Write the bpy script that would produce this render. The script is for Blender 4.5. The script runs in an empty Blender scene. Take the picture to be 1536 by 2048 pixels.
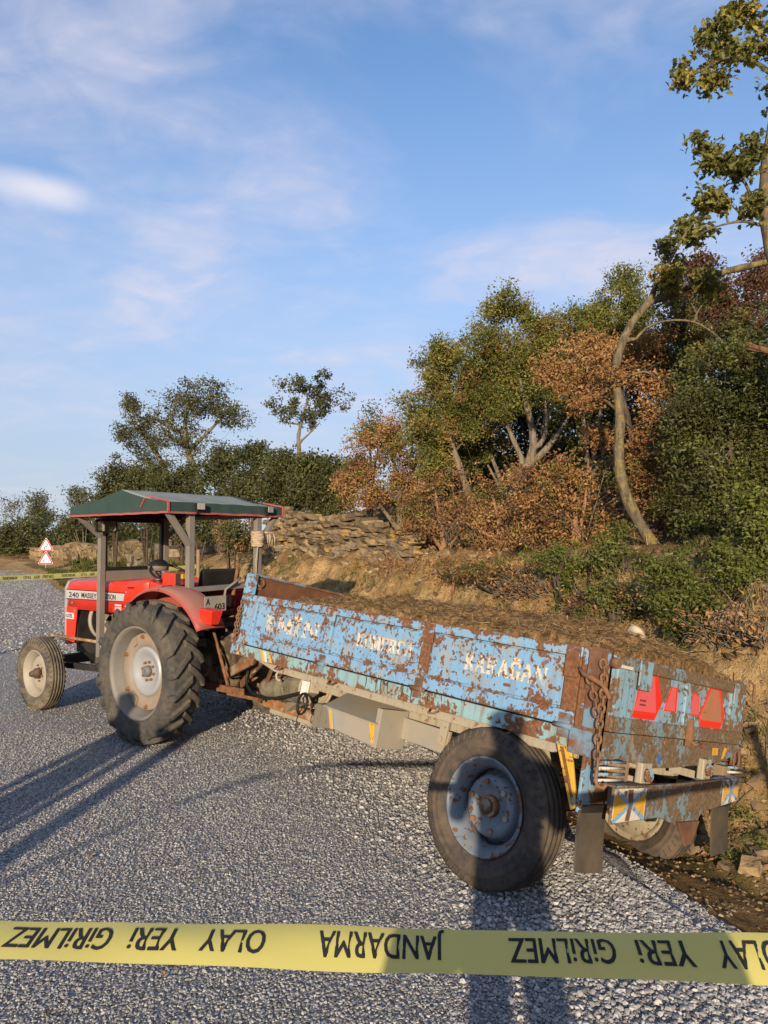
import bpy, bmesh, math, random
import numpy as np
from mathutils import Vector, Matrix, Euler
from math import radians as rad, sin, cos, pi
SC = bpy.context.scene
COL = SC.collection
# ------------------------------------------------------------------ camera
F, HOR, CH = 1435.1, 1085.3, 1.6814          # focal length in photo pixels, horizon row, eye height
PITCH = math.atan((HOR - 1024) / F)
cam = bpy.data.cameras.new('camera'); cam_o = bpy.data.objects.new('camera', cam); COL.objects.link(cam_o)
cam.sensor_fit = 'HORIZONTAL'; cam.sensor_width = 36; cam.lens = 36 * F / 1536
cam.clip_start = .05; cam.clip_end = 3000
cam_o.location = (0, 0, CH); cam_o.rotation_euler = (pi / 2 + PITCH, 0, 0)
SC.camera = cam_o
SC.render.engine = 'CYCLES'
# ------------------------------------------------------------------ light
SUN_AZ, SUN_EL = rad(7.7), rad(13.2)          # the light travels towards +Y, a little to the right
w = bpy.data.worlds.new('World'); SC.world = w; w.use_nodes = True
wn, wl = w.node_tree.nodes, w.node_tree.links
wn.clear()
def PXD(px, py):
    x = (px - 768) / F; z = (1024 - py) / F; return Vector((x, cos(PITCH) - z * sin(PITCH), sin(PITCH) + z * cos(PITCH))).normalized()
def WN(t, **k):
    nd = wn.new(t)
    for a, b in k.items():
        if a.startswith('i_'): nd.inputs[int(a[2:])].default_value = b
        else: setattr(nd, a, b)
    return nd
sky = WN('ShaderNodeTexSky', sky_type='NISHITA', sun_disc=False, sun_elevation=SUN_EL, sun_rotation=pi + SUN_AZ,
         air_density=1.0, dust_density=.2, ozone_density=1.6)
tc = WN('ShaderNodeTexCoord'); sp = WN('ShaderNodeSeparateXYZ'); wl.new(tc.outputs['Generated'], sp.inputs[0])
zc = WN('ShaderNodeMath', operation='MAXIMUM', i_1=.0); wl.new(sp.outputs[2], zc.inputs[0])
za = WN('ShaderNodeMath', operation='ADD', i_1=.22); wl.new(zc.outputs[0], za.inputs[0])
dx = WN('ShaderNodeMath', operation='DIVIDE'); wl.new(sp.outputs[0], dx.inputs[0]); wl.new(za.outputs[0], dx.inputs[1])
dy = WN('ShaderNodeMath', operation='DIVIDE'); wl.new(sp.outputs[1], dy.inputs[0]); wl.new(za.outputs[0], dy.inputs[1])
cb = WN('ShaderNodeCombineXYZ'); wl.new(dx.outputs[0], cb.inputs[0]); wl.new(dy.outputs[0], cb.inputs[1])
mp = WN('ShaderNodeMapping'); mp.inputs['Location'].default_value = (3.1, 1.7, 0); mp.inputs['Rotation'].default_value = (0, 0, rad(-8)); mp.inputs['Scale'].default_value = (.8, 1.15, 1)
wl.new(cb.outputs[0], mp.inputs[0])
n1 = WN('ShaderNodeTexNoise'); n1.inputs['Scale'].default_value = 1.9; n1.inputs['Detail'].default_value = 8; n1.inputs['Roughness'].default_value = .56; n1.inputs['Distortion'].default_value = .6
wl.new(mp.outputs[0], n1.inputs['Vector'])
r1 = WN('ShaderNodeValToRGB'); r1.color_ramp.elements[0].position = .37; r1.color_ramp.elements[1].position = .70
r1.color_ramp.interpolation = 'EASE'
wl.new(n1.outputs['Fac'], r1.inputs[0])
n2 = WN('ShaderNodeTexNoise'); n2.inputs['Scale'].default_value = 7.5; n2.inputs['Detail'].default_value = 6; n2.inputs['Distortion'].default_value = .9
wl.new(mp.outputs[0], n2.inputs['Vector'])
mm = WN('ShaderNodeMath', operation='MULTIPLY'); wl.new(r1.outputs[0], mm.inputs[0])
m2 = WN('ShaderNodeMapRange', i_1=.3, i_2=.7, i_3=.25, i_4=1.0); wl.new(n2.outputs['Fac'], m2.inputs[0]); wl.new(m2.outputs[0], mm.inputs[1])
mk = WN('ShaderNodeMath', operation='MULTIPLY', i_1=.78); wl.new(mm.outputs[0], mk.inputs[0])
tn = WN('ShaderNodeMixRGB', blend_type='MULTIPLY', i_0=1.0, i_2=(.74, .90, 1.10, 1)); wl.new(sky.outputs[0], tn.inputs[1])
hz = WN('ShaderNodeMapRange', i_1=.0, i_2=.66, i_3=.88, i_4=.0); hz.interpolation_type = 'SMOOTHSTEP'; wl.new(sp.outputs[2], hz.inputs[0])
hm = WN('ShaderNodeMixRGB', i_2=(2.15, 2.42, 3.06, 1)); wl.new(hz.outputs[0], hm.inputs[0]); wl.new(tn.outputs[0], hm.inputs[1])
mx = WN('ShaderNodeMixRGB', blend_type='MIX'); mx.inputs[2].default_value = (3.5, 3.4, 3.95, 1)
wl.new(mk.outputs[0], mx.inputs[0]); wl.new(hm.outputs[0], mx.inputs[1])
# one brighter cloud low on the left
cdir = PXD(80, 378); vsub = WN('ShaderNodeVectorMath', operation='SUBTRACT'); wl.new(tc.outputs['Generated'], vsub.inputs[0]); vsub.inputs[1].default_value = cdir
vmp = WN('ShaderNodeMapping'); vmp.inputs['Rotation'].default_value = (0, rad(14), 0); vmp.inputs['Scale'].default_value = (11, 3, 36); wl.new(vsub.outputs[0], vmp.inputs[0])
vwn = WN('ShaderNodeTexNoise'); vwn.inputs['Scale'].default_value = 9; vwn.inputs['Detail'].default_value = 6; wl.new(tc.outputs['Generated'], vwn.inputs['Vector'])
vln = WN('ShaderNodeVectorMath', operation='LENGTH'); wl.new(vmp.outputs[0], vln.inputs[0])
vad = WN('ShaderNodeMath', operation='ADD'); wl.new(vln.outputs['Value'], vad.inputs[0]); wl.new(vwn.outputs['Fac'], vad.inputs[1])
vmr = WN('ShaderNodeMapRange', i_1=.55, i_2=1.45, i_3=.75, i_4=.0); vmr.interpolation_type = 'SMOOTHSTEP'; wl.new(vad.outputs[0], vmr.inputs[0])
mx0 = mx; mx = WN('ShaderNodeMixRGB', i_2=(4.3, 4.1, 4.4, 1)); wl.new(vmr.outputs[0], mx.inputs[0]); wl.new(mx0.outputs[0], mx.inputs[1])
bg = WN('ShaderNodeBackground'); bg.inputs['Strength'].default_value = .142
wo = WN('ShaderNodeOutputWorld'); wl.new(mx.outputs[0], bg.inputs[0]); wl.new(bg.outputs[0], wo.inputs[0])
sl = bpy.data.lights.new('sun', 'SUN'); sl.energy = 4.4; sl.angle = rad(.55); sl.color = (1.0, .815, .585)
so = bpy.data.objects.new('sun', sl); COL.objects.link(so)
LD = Vector((sin(SUN_AZ) * cos(SUN_EL), cos(SUN_AZ) * cos(SUN_EL), -sin(SUN_EL)))
so.rotation_euler = LD.to_track_quat('-Z', 'Y').to_euler(); so.location = (0, -20, 30)
vs = SC.view_settings; vs.view_transform = 'Standard'; vs.look = 'None'; vs.exposure = .6; vs.gamma = 1; vs.use_curve_mapping = False
# ------------------------------------------------------------------ helpers
def PX(px, py, d):
    """world point seen at photo pixel (px, py) at distance d in front of the camera"""
    x = (px - 768) / F; z = (1024 - py) / F
    y = cos(PITCH) - z * sin(PITCH); zz = sin(PITCH) + z * cos(PITCH)
    return Vector((x * d / y, d, CH + zz * d / y))
class MB:
    def __init__(s): s.v = []; s.f = []; s.sm = []
    def add(s, vs, fs, smooth=False):
        o = len(s.v); s.v += [tuple(v) for v in vs]
        s.f += [tuple(i + o for i in f) for f in fs]; s.sm += [smooth] * len(fs); return s
    def box(s, x0, x1, y0, y1, z0, z1):
        x0, x1 = min(x0, x1), max(x0, x1); y0, y1 = min(y0, y1), max(y0, y1); z0, z1 = min(z0, z1), max(z0, z1)
        v = [(x, y, z) for z in (z0, z1) for y in (y0, y1) for x in (x0, x1)]
        return s.add(v, [(0, 2, 3, 1), (4, 5, 7, 6), (0, 1, 5, 4), (2, 6, 7, 3), (0, 4, 6, 2), (1, 3, 7, 5)])
    def hexa(s, bot, top):
        """box from four bottom and four top corners, same winding (counter-clockwise from above)"""
        return s.add(list(bot) + list(top), [(3, 2, 1, 0), (4, 5, 6, 7), (0, 1, 5, 4), (1, 2, 6, 5), (2, 3, 7, 6), (3, 0, 4, 7)])
    def beam(s, p0, p1, w, h, up=(0, 0, 1)):
        p0, p1 = Vector(p0), Vector(p1); d = (p1 - p0).normalized(); a = d.cross(Vector(up))
        if a.length < 1e-4: a = d.cross(Vector((1, 0, 0)))
        a.normalize(); b = a.cross(d).normalized(); a *= w / 2; b *= h / 2
        v = [p0 - a - b, p0 + a - b, p0 + a + b, p0 - a + b, p1 - a - b, p1 + a - b, p1 + a + b, p1 - a + b]
        return s.add(v, [(3, 2, 1, 0), (4, 5, 6, 7), (0, 1, 5, 4), (1, 2, 6, 5), (2, 3, 7, 6), (3, 0, 4, 7)])
    def cyl(s, p0, p1, r0, r1=None, n=16, cap=True, smooth=True):
        r1 = r0 if r1 is None else r1
        p0, p1 = Vector(p0), Vector(p1); d = (p1 - p0).normalized()
        a = d.orthogonal().normalized(); b = d.cross(a)
        v = []
        for p, r in ((p0, r0), (p1, r1)):
            for i in range(n):
                t = 2 * pi * i / n; v.append(p + (a * cos(t) + b * sin(t)) * r)
        s.add(v, [(i, (i + 1) % n, n + (i + 1) % n, n + i) for i in range(n)], smooth)
        if cap:
            s.add(v[:n], [tuple(range(n - 1, -1, -1))]); s.add(v[n:], [tuple(range(n))])
        return s
    def tube(s, pts, r, n=8, closed=False, smooth=True):
        pts = [Vector(p) for p in pts]; m = len(pts); rr = r if isinstance(r, (list, tuple)) else [r] * m
        v = []; prev = None
        for i, p in enumerate(pts):
            d = (pts[(i + 1) % m] - pts[i - 1]) if closed or 0 < i < m - 1 else (pts[1] - pts[0] if i == 0 else pts[-1] - pts[-2])
            if d.length < 1e-9: d = Vector((0, 0, 1))
            d.normalize()
            a = (prev - d * prev.dot(d)) if prev is not None else d.orthogonal()
            if a.length < 1e-6: a = d.orthogonal()
            a.normalize(); prev = a; b = d.cross(a)
            for k in range(n):
                t = 2 * pi * k / n; v.append(p + (a * cos(t) + b * sin(t)) * rr[i])
        fs = []
        for i in range(m if closed else m - 1):
            j = (i + 1) % m
            for k in range(n): fs.append((i * n + k, i * n + (k + 1) % n, j * n + (k + 1) % n, j * n + k))
        s.add(v, fs, smooth)
        if not closed: s.add(v[:n], [tuple(range(n - 1, -1, -1))]); s.add(v[-n:], [tuple(range(n))])
        return s
    def lathe(s, prof, c=(0, 0, 0), n=48, smooth=True, closed=True):
        """profile [(radius, y)] turned about the Y axis through c"""
        m = len(prof); v = []
        for i in range(n):
            t = 2 * pi * i / n
            for r, y in prof: v.append((c[0] + r * cos(t), c[1] + y, c[2] + r * sin(t)))
        fs = []
        for i in range(n):
            j = (i + 1) % n
            for k in range(m if closed else m - 1):
                l = (k + 1) % m; fs.append((i * m + k, i * m + l, j * m + l, j * m + k))
        return s.add(v, fs, smooth)
    def lathez(s, prof, c=(0, 0, 0), n=32, smooth=True):
        m = len(prof); v = []
        for i in range(n):
            t = 2 * pi * i / n
            for r, z in prof: v.append((c[0] + r * cos(t), c[1] + r * sin(t), c[2] + z))
        fs = [(i * m + k, ((i + 1) % n) * m + k, ((i + 1) % n) * m + k + 1, i * m + k + 1) for i in range(n) for k in range(m - 1)]
        return s.add(v, fs, smooth)
    def prism(s, poly, plane, a0, a1):
        """polygon extruded: plane 'xz' along y, 'yz' along x, 'xy' along z"""
        mk = {'xz': lambda u, v, a: (u, a, v), 'yz': lambda u, v, a: (a, u, v), 'xy': lambda u, v, a: (u, v, a)}[plane]
        n = len(poly); v = [mk(p[0], p[1], a0) for p in poly] + [mk(p[0], p[1], a1) for p in poly]
        return s.add(v, [tuple(range(n)), tuple(range(2 * n - 1, n - 1, -1))] + [(i, n + i, n + (i + 1) % n, (i + 1) % n) for i in range(n)])
    def sphere(s, c, r, nu=12, nv=8, sc=(1, 1, 1)):
        v = []; c = Vector(c)
        for i in range(nv + 1):
            ph = pi * i / nv
            for k in range(nu):
                t = 2 * pi * k / nu; v.append((c[0] + r * sc[0] * sin(ph) * cos(t), c[1] + r * sc[1] * sin(ph) * sin(t), c[2] + r * sc[2] * cos(ph)))
        return s.add(v, [(i * nu + k, (i + 1) * nu + k, (i + 1) * nu + (k + 1) % nu, i * nu + (k + 1) % nu) for i in range(nv) for k in range(nu)], True)
    def mesh(s, name):
        me = bpy.data.meshes.new(name); me.from_pydata(s.v, [], s.f); me.polygons.foreach_set('use_smooth', s.sm)
        bm = bmesh.new(); bm.from_mesh(me); bmesh.ops.remove_doubles(bm, verts=bm.verts, dist=1e-5)
        bmesh.ops.recalc_face_normals(bm, faces=bm.faces); bm.to_mesh(me); bm.free(); me.update(); return me
    def build(s, name, mat, parent=None, bevel=0):
        return link(name, s.mesh(name), mat, parent, bevel)
def link(name, me, mat, parent=None, bevel=0):
    o = bpy.data.objects.new(name, me); COL.objects.link(o)
    if mat and not me.materials: me.materials.append(mat)
    if parent: o.parent = parent
    if bevel:
        b = o.modifiers.new('bevel', 'BEVEL'); b.width = bevel; b.segments = 2; b.limit_method = 'ANGLE'; b.angle_limit = rad(40)
    return o
def tag(o, label=None, cat=None, group=None, kind=None):
    if label: o['label'] = label
    if cat: o['category'] = cat
    if group: o['group'] = group
    if kind: o['kind'] = kind
    return o
def empty(name, label, cat, M=None, group=None):
    o = bpy.data.objects.new(name, None); o.empty_display_size = .1; COL.objects.link(o)
    if M is not None:
        if isinstance(M, (tuple, Vector)): o.location = M
        else: o.matrix_world = M
    return tag(o, label, cat, group)
def text_mb(mb, s, size, M, depth=.0015, bold=0, space=1.0, width=None, shear=0):
    """flat lettering; x runs along the text, y up; M maps to the thing's frame"""
    cu = bpy.data.curves.new('t', 'FONT'); cu.body = s; cu.size = size; cu.offset = bold * size; cu.extrude = depth; cu.space_character = space
    cu.resolution_u = 3; cu.shear = shear
    o = bpy.data.objects.new('t', cu); COL.objects.link(o)
    bpy.context.view_layer.update()
    me = o.to_mesh(); xs = [v.co.x for v in me.vertices]; x0, x1 = min(xs), max(xs)
    k = (width / (x1 - x0)) if width else 1
    mb.add([M @ Vector(((v.co.x - x0) * k, v.co.y, v.co.z)) for v in me.vertices], [tuple(p.vertices) for p in me.polygons])
    o.to_mesh_clear(); bpy.data.objects.remove(o); bpy.data.curves.remove(cu)
    return (x1 - x0) * k
def frame(o, ex, ey):
    """matrix with x along ex, y along ey at origin o"""
    ex, ey = Vector(ex).normalized(), Vector(ey).normalized(); ez = ex.cross(ey)
    return Matrix((( ex[0], ey[0], ez[0], o[0]), (ex[1], ey[1], ez[1], o[1]), (ex[2], ey[2], ez[2], o[2]), (0, 0, 0, 1)))
# ------------------------------------------------------------------ noise for shapes
_rng = np.random.default_rng(5)
_G = _rng.random((64, 64, 64)).astype(np.float32)
def vnoise(p):
    p = np.asarray(p, float); i = np.floor(p).astype(int); u = p - i; u = u * u * (3 - 2 * u); i &= 63; j = (i + 1) & 63
    g = lambda a, b, c: _G[a[..., 0], b[..., 1], c[..., 2]]
    x, y, z = u[..., 0], u[..., 1], u[..., 2]
    a = g(i, i, i) * (1 - x) + g(j, i, i) * x; b = g(i, j, i) * (1 - x) + g(j, j, i) * x
    c = g(i, i, j) * (1 - x) + g(j, i, j) * x; d = g(i, j, j) * (1 - x) + g(j, j, j) * x
    return ((a * (1 - y) + b * y) * (1 - z) + (c * (1 - y) + d * y) * z) * 2 - 1
def fbm(p, o=4):
    p = np.asarray(p, float); r = 0; a = 1.0
    for k in range(o): r = r + a * vnoise(p * 2 ** k + 17.3 * k); a *= .5
    return r
# ------------------------------------------------------------------ materials
class NT:
    def __init__(s, name, rough=.7, metal=0, spec=.3):
        s.m = bpy.data.materials.new(name); s.m.use_nodes = True; s.n = s.m.node_tree.nodes; s.l = s.m.node_tree.links
        s.b = s.n['Principled BSDF']; s.b.inputs['Roughness'].default_value = rough; s.b.inputs['Metallic'].default_value = metal
        s.b.inputs['Specular IOR Level'].default_value = spec
        s.tc = s.n.new('ShaderNodeTexCoord'); s.obj = s.tc.outputs['Object']
    def set(s, inp, v):
        if hasattr(v, 'is_linked'): s.l.new(v, inp)
        elif isinstance(v, (tuple, list)): inp.default_value = tuple(v) + ((1,) if len(v) == 3 and len(inp.default_value) == 4 else ())
        else: inp.default_value = v
    def map(s, scale=(1, 1, 1), loc=(0, 0, 0), vec=None, rot=(0, 0, 0)):
        m = s.n.new('ShaderNodeMapping'); s.l.new(vec or s.obj, m.inputs[0]); m.inputs['Scale'].default_value = scale; m.inputs['Location'].default_value = loc; m.inputs['Rotation'].default_value = rot
        return m.outputs[0]
    def noise(s, scale, detail=5, rough=.55, vec=None, dist=0):
        m = s.n.new('ShaderNodeTexNoise'); s.l.new(vec or s.obj, m.inputs['Vector']); m.inputs['Scale'].default_value = scale; m.inputs['Detail'].default_value = detail; m.inputs['Roughness'].default_value = rough; m.inputs['Distortion'].default_value = dist
        return m.outputs['Fac']
    def voro(s, scale, out='Distance', vec=None, rnd=1, feature='F1'):
        m = s.n.new('ShaderNodeTexVoronoi'); m.feature = feature; s.l.new(vec or s.obj, m.inputs['Vector']); m.inputs['Scale'].default_value = scale; m.inputs['Randomness'].default_value = rnd
        return m.outputs[out]
    def ramp(s, fac, st, interp='LINEAR'):
        m = s.n.new('ShaderNodeValToRGB'); m.color_ramp.interpolation = interp; e = m.color_ramp.elements
        while len(e) < len(st): e.new(.5)
        for k, (p, c) in enumerate(st):
            e[k].position = p; e[k].color = (c, c, c, 1) if not isinstance(c, (tuple, list)) else tuple(c) + (1,)
        s.l.new(fac, m.inputs[0]); return m.outputs[0]
    def mix(s, fac, a, b, blend='MIX'):
        m = s.n.new('ShaderNodeMixRGB'); m.blend_type = blend; s.set(m.inputs[0], fac); s.set(m.inputs[1], a); s.set(m.inputs[2], b); return m.outputs[0]
    def math(s, op, a, b=0.0, clamp=False):
        m = s.n.new('ShaderNodeMath'); m.operation = op; m.use_clamp = clamp; s.set(m.inputs[0], a); s.set(m.inputs[1], b); return m.outputs[0]
    def sep(s, vec=None):
        m = s.n.new('ShaderNodeSeparateXYZ'); s.l.new(vec or s.obj, m.inputs[0]); return m.outputs
    def attr(s, name):
        m = s.n.new('ShaderNodeAttribute'); m.attribute_name = name; return m.outputs['Fac']
    def bump(s, h, dist=.002, strength=1.0, prev=None):
        m = s.n.new('ShaderNodeBump'); s.set(m.inputs['Height'], h); m.inputs['Distance'].default_value = dist; m.inputs['Strength'].default_value = strength
        if prev: s.l.new(prev, m.inputs['Normal'])
        s.l.new(m.outputs[0], s.b.inputs['Normal']); return m.outputs[0]
    def col(s, c): s.set(s.b.inputs['Base Color'], c); return s
    def rough(s, c): s.set(s.b.inputs['Roughness'], c); return s
def chip(name, paint, paint2=None, amount=.47, speck=.36, streak=.5, rust=((.10, .045, .022), (.22, .10, .045)), dirt=.35, scale=1.0, bare=(.30, .27, .20), seams=None):
    """old paint: chipped to rust in patches and specks, dusted and streaked"""
    t = NT(name, .6); p2 = paint2 or tuple(c * .8 for c in paint)
    big = t.noise(5.5 * scale, 9, .62, dist=.35); fine = t.noise(38 * scale, 4, .6)
    edge = t.math('ADD', t.math('MULTIPLY', big, .70), t.math('MULTIPLY', fine, .30))
    if seams:
        X = t.sep(); b_ = None
        for ax, p0, wd, k in seams:
            d = t.math('SUBTRACT', 1.0, t.math('DIVIDE', t.math('ABSOLUTE', t.math('SUBTRACT', X[ax], p0)), wd), True); d = t.math('MULTIPLY', d, k); b_ = d if b_ is None else t.math('MAXIMUM', b_, d)
        edge = t.math('SUBTRACT', edge, b_)
    pm = t.ramp(edge, [(0, 1), (amount - .006, 1), (amount + .016, 0)])
    sm_ = t.ramp(t.noise(24 * scale, 3, .5), [(0, 1), (speck, 1), (speck + .02, 0)])
    mask = t.math('MAXIMUM', pm, sm_)
    rc = t.ramp(t.noise(60 * scale, 4), [(.3, rust[0]), (.7, rust[1])])
    pc = t.mix(t.noise(2.2, 4), paint2 or paint, p2)
    pc = t.mix(t.noise(3.1, 5), paint, p2)
    fade = t.ramp(t.noise(7 * scale, 6, .6, vec=t.map(loc=(4, 2, 9))), [(.50, 0), (.66, 1)])
    pc = t.mix(t.math('MULTIPLY', fade, dirt), pc, bare)
    st = t.ramp(t.noise(1.0, 5, .6, vec=t.map((34, 34, 2.6))), [(.52, 0), (.70, 1)])
    pc = t.mix(t.math('MULTIPLY', st, streak * .55), pc, (.16, .085, .04))
    t.col(t.mix(mask, pc, rc)); t.rough(t.mix(mask, (.5, .5, .5), (.92, .92, .92)))
    h = t.math('ADD', t.math('SUBTRACT', 1.0, mask), t.math('MULTIPLY', fine, .25)); t.bump(h, .0025, .7)
    return t.m
def rusty(name, a=(.11, .05, .025), b=(.26, .13, .06), c=None, scale=1, rough=.9):
    t = NT(name, rough); n = t.noise(14 * scale, 7, .65); cl = t.ramp(n, [(.3, a), (.7, b)])
    if c: cl = t.mix(t.ramp(t.noise(6 * scale, 6, .6, vec=t.map(loc=(3, 8, 1))), [(.5, 0), (.58, 1)]), cl, c)
    t.col(cl); t.bump(t.noise(70 * scale, 5, .6), .002, .6); return t.m
def plain(name, c, rough=.6, metal=0, var=.25, scale=12, dust=0, dustc=(.24, .18, .11), bump=0, spec=.3):
    t = NT(name, rough, metal, spec); d = tuple(x * (1 - var) for x in c)
    cl = t.mix(t.noise(scale, 5), c, d)
    if dust: cl = t.mix(t.math('MULTIPLY', t.ramp(t.noise(scale * .5, 6, .6, vec=t.map(loc=(7, 3, 5))), [(.35, 0), (.72, 1)]), dust), cl, dustc)
    t.col(cl)
    if bump: t.bump(t.noise(scale * 6, 4), bump, .6)
    return t.m
def glassy(name, tint=(1, 1, 1), k=.1):
    t = NT(name); n, l = t.n, t.l
    a = n.new('ShaderNodeBsdfTransparent'); a.inputs[0].default_value = tint + (1,)
    g = n.new('ShaderNodeBsdfGlossy'); g.inputs['Roughness'].default_value = .05
    m = n.new('ShaderNodeMixShader'); m.inputs[0].default_value = k; l.new(a.outputs[0], m.inputs[1]); l.new(g.outputs[0], m.inputs[2])
    l.new(m.outputs[0], n['Material Output'].inputs[0]); return t.m
# ------------------------------------------------------------------ terrain
EDGE = np.array([(4.2, -6), (3.1, -2), (2.2, .6), (1.36, 3.05), (.86, 4.5), (.32, 5.85), (-.25, 6.7), (-.95, 7.6), (-2.2, 9.6), (-4.6, 13.5), (-7.6, 18.6), (-10.9, 24.3),
                 (-15, 32), (-18, 38), (-20.3, 42.2), (-23, 45.8), (-27, 48.6), (-33, 50.5), (-45, 51), (-80, 47)], float)
def _smooth(P, n=3):
    for _ in range(n):
        Q = [P[0]]
        for a, b in zip(P[:-1], P[1:]): Q += [a * .75 + b * .25, a * .25 + b * .75]
        P = np.array(Q + [P[-1]])
    return P
EDGE = _smooth(EDGE, 3)
def sdist(x, y):
    """signed distance to the road's right edge (right of it positive) and the y where it is met"""
    x = np.asarray(x, float); y = np.asarray(y, float)
    if x.size > 4000:
        best = np.full(x.shape, 1e9); sg = np.ones(x.shape); ty = np.zeros(x.shape)
        for a, b in zip(EDGE[:-1], EDGE[1:]):
            u = b - a; L2 = u @ u; t = np.clip(((x - a[0]) * u[0] + (y - a[1]) * u[1]) / L2, 0, 1)
            qx, qy = a[0] + t * u[0], a[1] + t * u[1]; d = np.hypot(x - qx, y - qy); c = u[0] * (y - a[1]) - u[1] * (x - a[0])
            k = d < best - 1e-9; best = np.where(k, d, best); sg = np.where(k, np.where(c > 0, -1, 1), sg); ty = np.where(k, qy, ty)
        return best * sg, ty
    A = EDGE[:-1]; U = EDGE[1:] - A; X = x[..., None] - A[:, 0]; Y = y[..., None] - A[:, 1]
    t = np.clip((X * U[:, 0] + Y * U[:, 1]) / (U ** 2).sum(1), 0, 1); d = np.hypot(X - t * U[:, 0], Y - t * U[:, 1]); i = np.argmin(d, -1)[..., None]
    c = np.take_along_axis(U[:, 0] * Y - U[:, 1] * X, i, -1)[..., 0]; ty = np.take_along_axis(A[:, 1] + t * U[:, 1], i, -1)[..., 0]
    return np.take_along_axis(d, i, -1)[..., 0] * np.where(c > 0, -1, 1), ty
PS = np.array([-3000, -9, -7.6, -7.0, -.4, 0, .3, .62, .95, 1.2, 1.5, 2.0, 2.6, 3.2, 5, 9, 16, 40, 120, 3000], float)
PZ = np.array([-.5, -.4, -.3, 0, 0, -.012, -.06, -.16, -.22, -.17, .06, .60, 1.30, 1.56, 2.15, 3.9, 5.6, 7.5, 8.5, 9], float)
def gz(x, y, fine=True):
    x = np.asarray(x, float); y = np.asarray(y, float); s, ty = sdist(x, y)
    z = np.interp(s, PS, PZ)
    k = np.interp(ty, [-10, 4, 14, 24, 34], [1.0, 1, 1.0, .55, .42])       # the bank sinks along the road
    dk = np.interp(ty, [2, 4, 7, 9, 14], [.8, 1, .9, .35, .15])            # so does the ditch
    z = np.where(s > 1.45, z * k, np.where((s > 0) & (z < 0), z * dk, z))
    if fine:
        am = np.interp(s, [-.3, .2, 1.0, 1.8, 3, 6], [0, .022, .06, .20, .14, .2])
        P = np.stack([x * 1.1, y * 1.1, np.zeros_like(x)], -1)
        z = z + am * fbm(P, 4) + np.interp(s, [1.0, 1.7, 2.6, 3.2], [0, .16, .14, 0]) * (np.abs(fbm(P * 1.7 + 31, 3)) - .35) + np.interp(s, [.1, .8, 2], [0, .02, .05]) * fbm(P * 5.3 + 9, 3)
    return z
def gz1(x, y): return float(gz(np.array([x]), np.array([y]))[0])
def axis(a, b, step, lo, hi, g=1.16):
    v = list(np.arange(a, b + step / 2, step)); s = step; x = b
    while x < hi: s *= g; x += s; v.append(x)
    s = step; x = a; pre = []
    while x > lo: s *= g; x -= s; pre.append(x)
    return np.array(pre[::-1] + v)
gx = axis(-3.2, 6.5, .055, -900, 900); gy = axis(1.6, 14, .065, -300, 1200)
GX, GY = np.meshgrid(gx, gy); GZ = gz(GX, GY); S_, _t = sdist(GX, GY)
GZ = GZ - np.where(S_ < -.15, .03, 0)
nx, ny = len(gx), len(gy)
me = bpy.data.meshes.new('ground'); nv = nx * ny
idx = np.arange(nv).reshape(ny, nx); q = np.stack([idx[:-1, :-1], idx[:-1, 1:], idx[1:, 1:], idx[1:, :-1]], -1).reshape(-1, 4)
def np_mesh(name, co, loops, per, smooth=True):
    me = bpy.data.meshes.new(name); me.vertices.add(len(co)); me.vertices.foreach_set('co', np.asarray(co, np.float32).ravel())
    nf = len(loops) // per; me.loops.add(len(loops)); me.loops.foreach_set('vertex_index', np.asarray(loops, np.int32))
    me.polygons.add(nf); me.polygons.foreach_set('loop_start', np.arange(nf, dtype=np.int32) * per)
    try: me.polygons.foreach_set('loop_total', np.full(nf, per, np.int32))
    except Exception: pass
    me.polygons.foreach_set('use_smooth', np.full(nf, smooth)); me.update(calc_edges=True); return me
bpy.data.meshes.remove(me)
me = np_mesh('ground', np.stack([GX, GY, GZ], -1).reshape(-1, 3), q.ravel(), 4)
a = me.attributes.new('side', 'FLOAT', 'POINT'); a.data.foreach_set('value', S_.ravel().astype(np.float32))
t = NT('soil', .95, spec=.1); pos = t.obj; s = t.attr('side')
c = t.ramp(t.noise(1.7, 7, .62), [(.30, (.32, .185, .070)), (.46, (.48, .30, .125)), (.62, (.58, .395, .185)), (.8, (.50, .36, .20))])
c = t.mix(t.ramp(t.noise(9, 6, .65), [(.54, 0), (.66, .7)]), c, (.16, .10, .045))
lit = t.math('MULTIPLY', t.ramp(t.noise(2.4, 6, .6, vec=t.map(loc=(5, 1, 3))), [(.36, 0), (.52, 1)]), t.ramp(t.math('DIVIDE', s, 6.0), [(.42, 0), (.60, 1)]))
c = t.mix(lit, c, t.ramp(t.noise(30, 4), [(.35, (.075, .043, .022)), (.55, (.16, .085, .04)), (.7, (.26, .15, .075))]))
damp_shade = t.math('MULTIPLY', t.ramp(t.math('DIVIDE', s, 2.0), [(.10, 0), (.2, 1), (.45, 1), (.62, 0)]), t.ramp(t.noise(3.5, 6, .6, vec=t.map(loc=(1, 6, 2))), [(.3, .15), (.58, .75)]))
c = t.mix(damp_shade, c, t.ramp(t.noise(20, 5), [(.35, (.055, .036, .02)), (.65, (.13, .088, .048))]))  # ditch bottom darkened: damp soil, with its shade mixed into the colour
gr = t.math('MULTIPLY', t.ramp(t.noise(1.1, 5, .6, vec=t.map(loc=(2, 9, 4))), [(.52, 0), (.6, .8)]), t.ramp(t.math('DIVIDE', s, 6.0), [(.05, 0), (.12, 1), (.5, 1), (.6, .4)]))
c = t.mix(t.math('MULTIPLY', gr, t.noise(22, 3)), c, (.075, .10, .025))
t.col(c)
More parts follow.
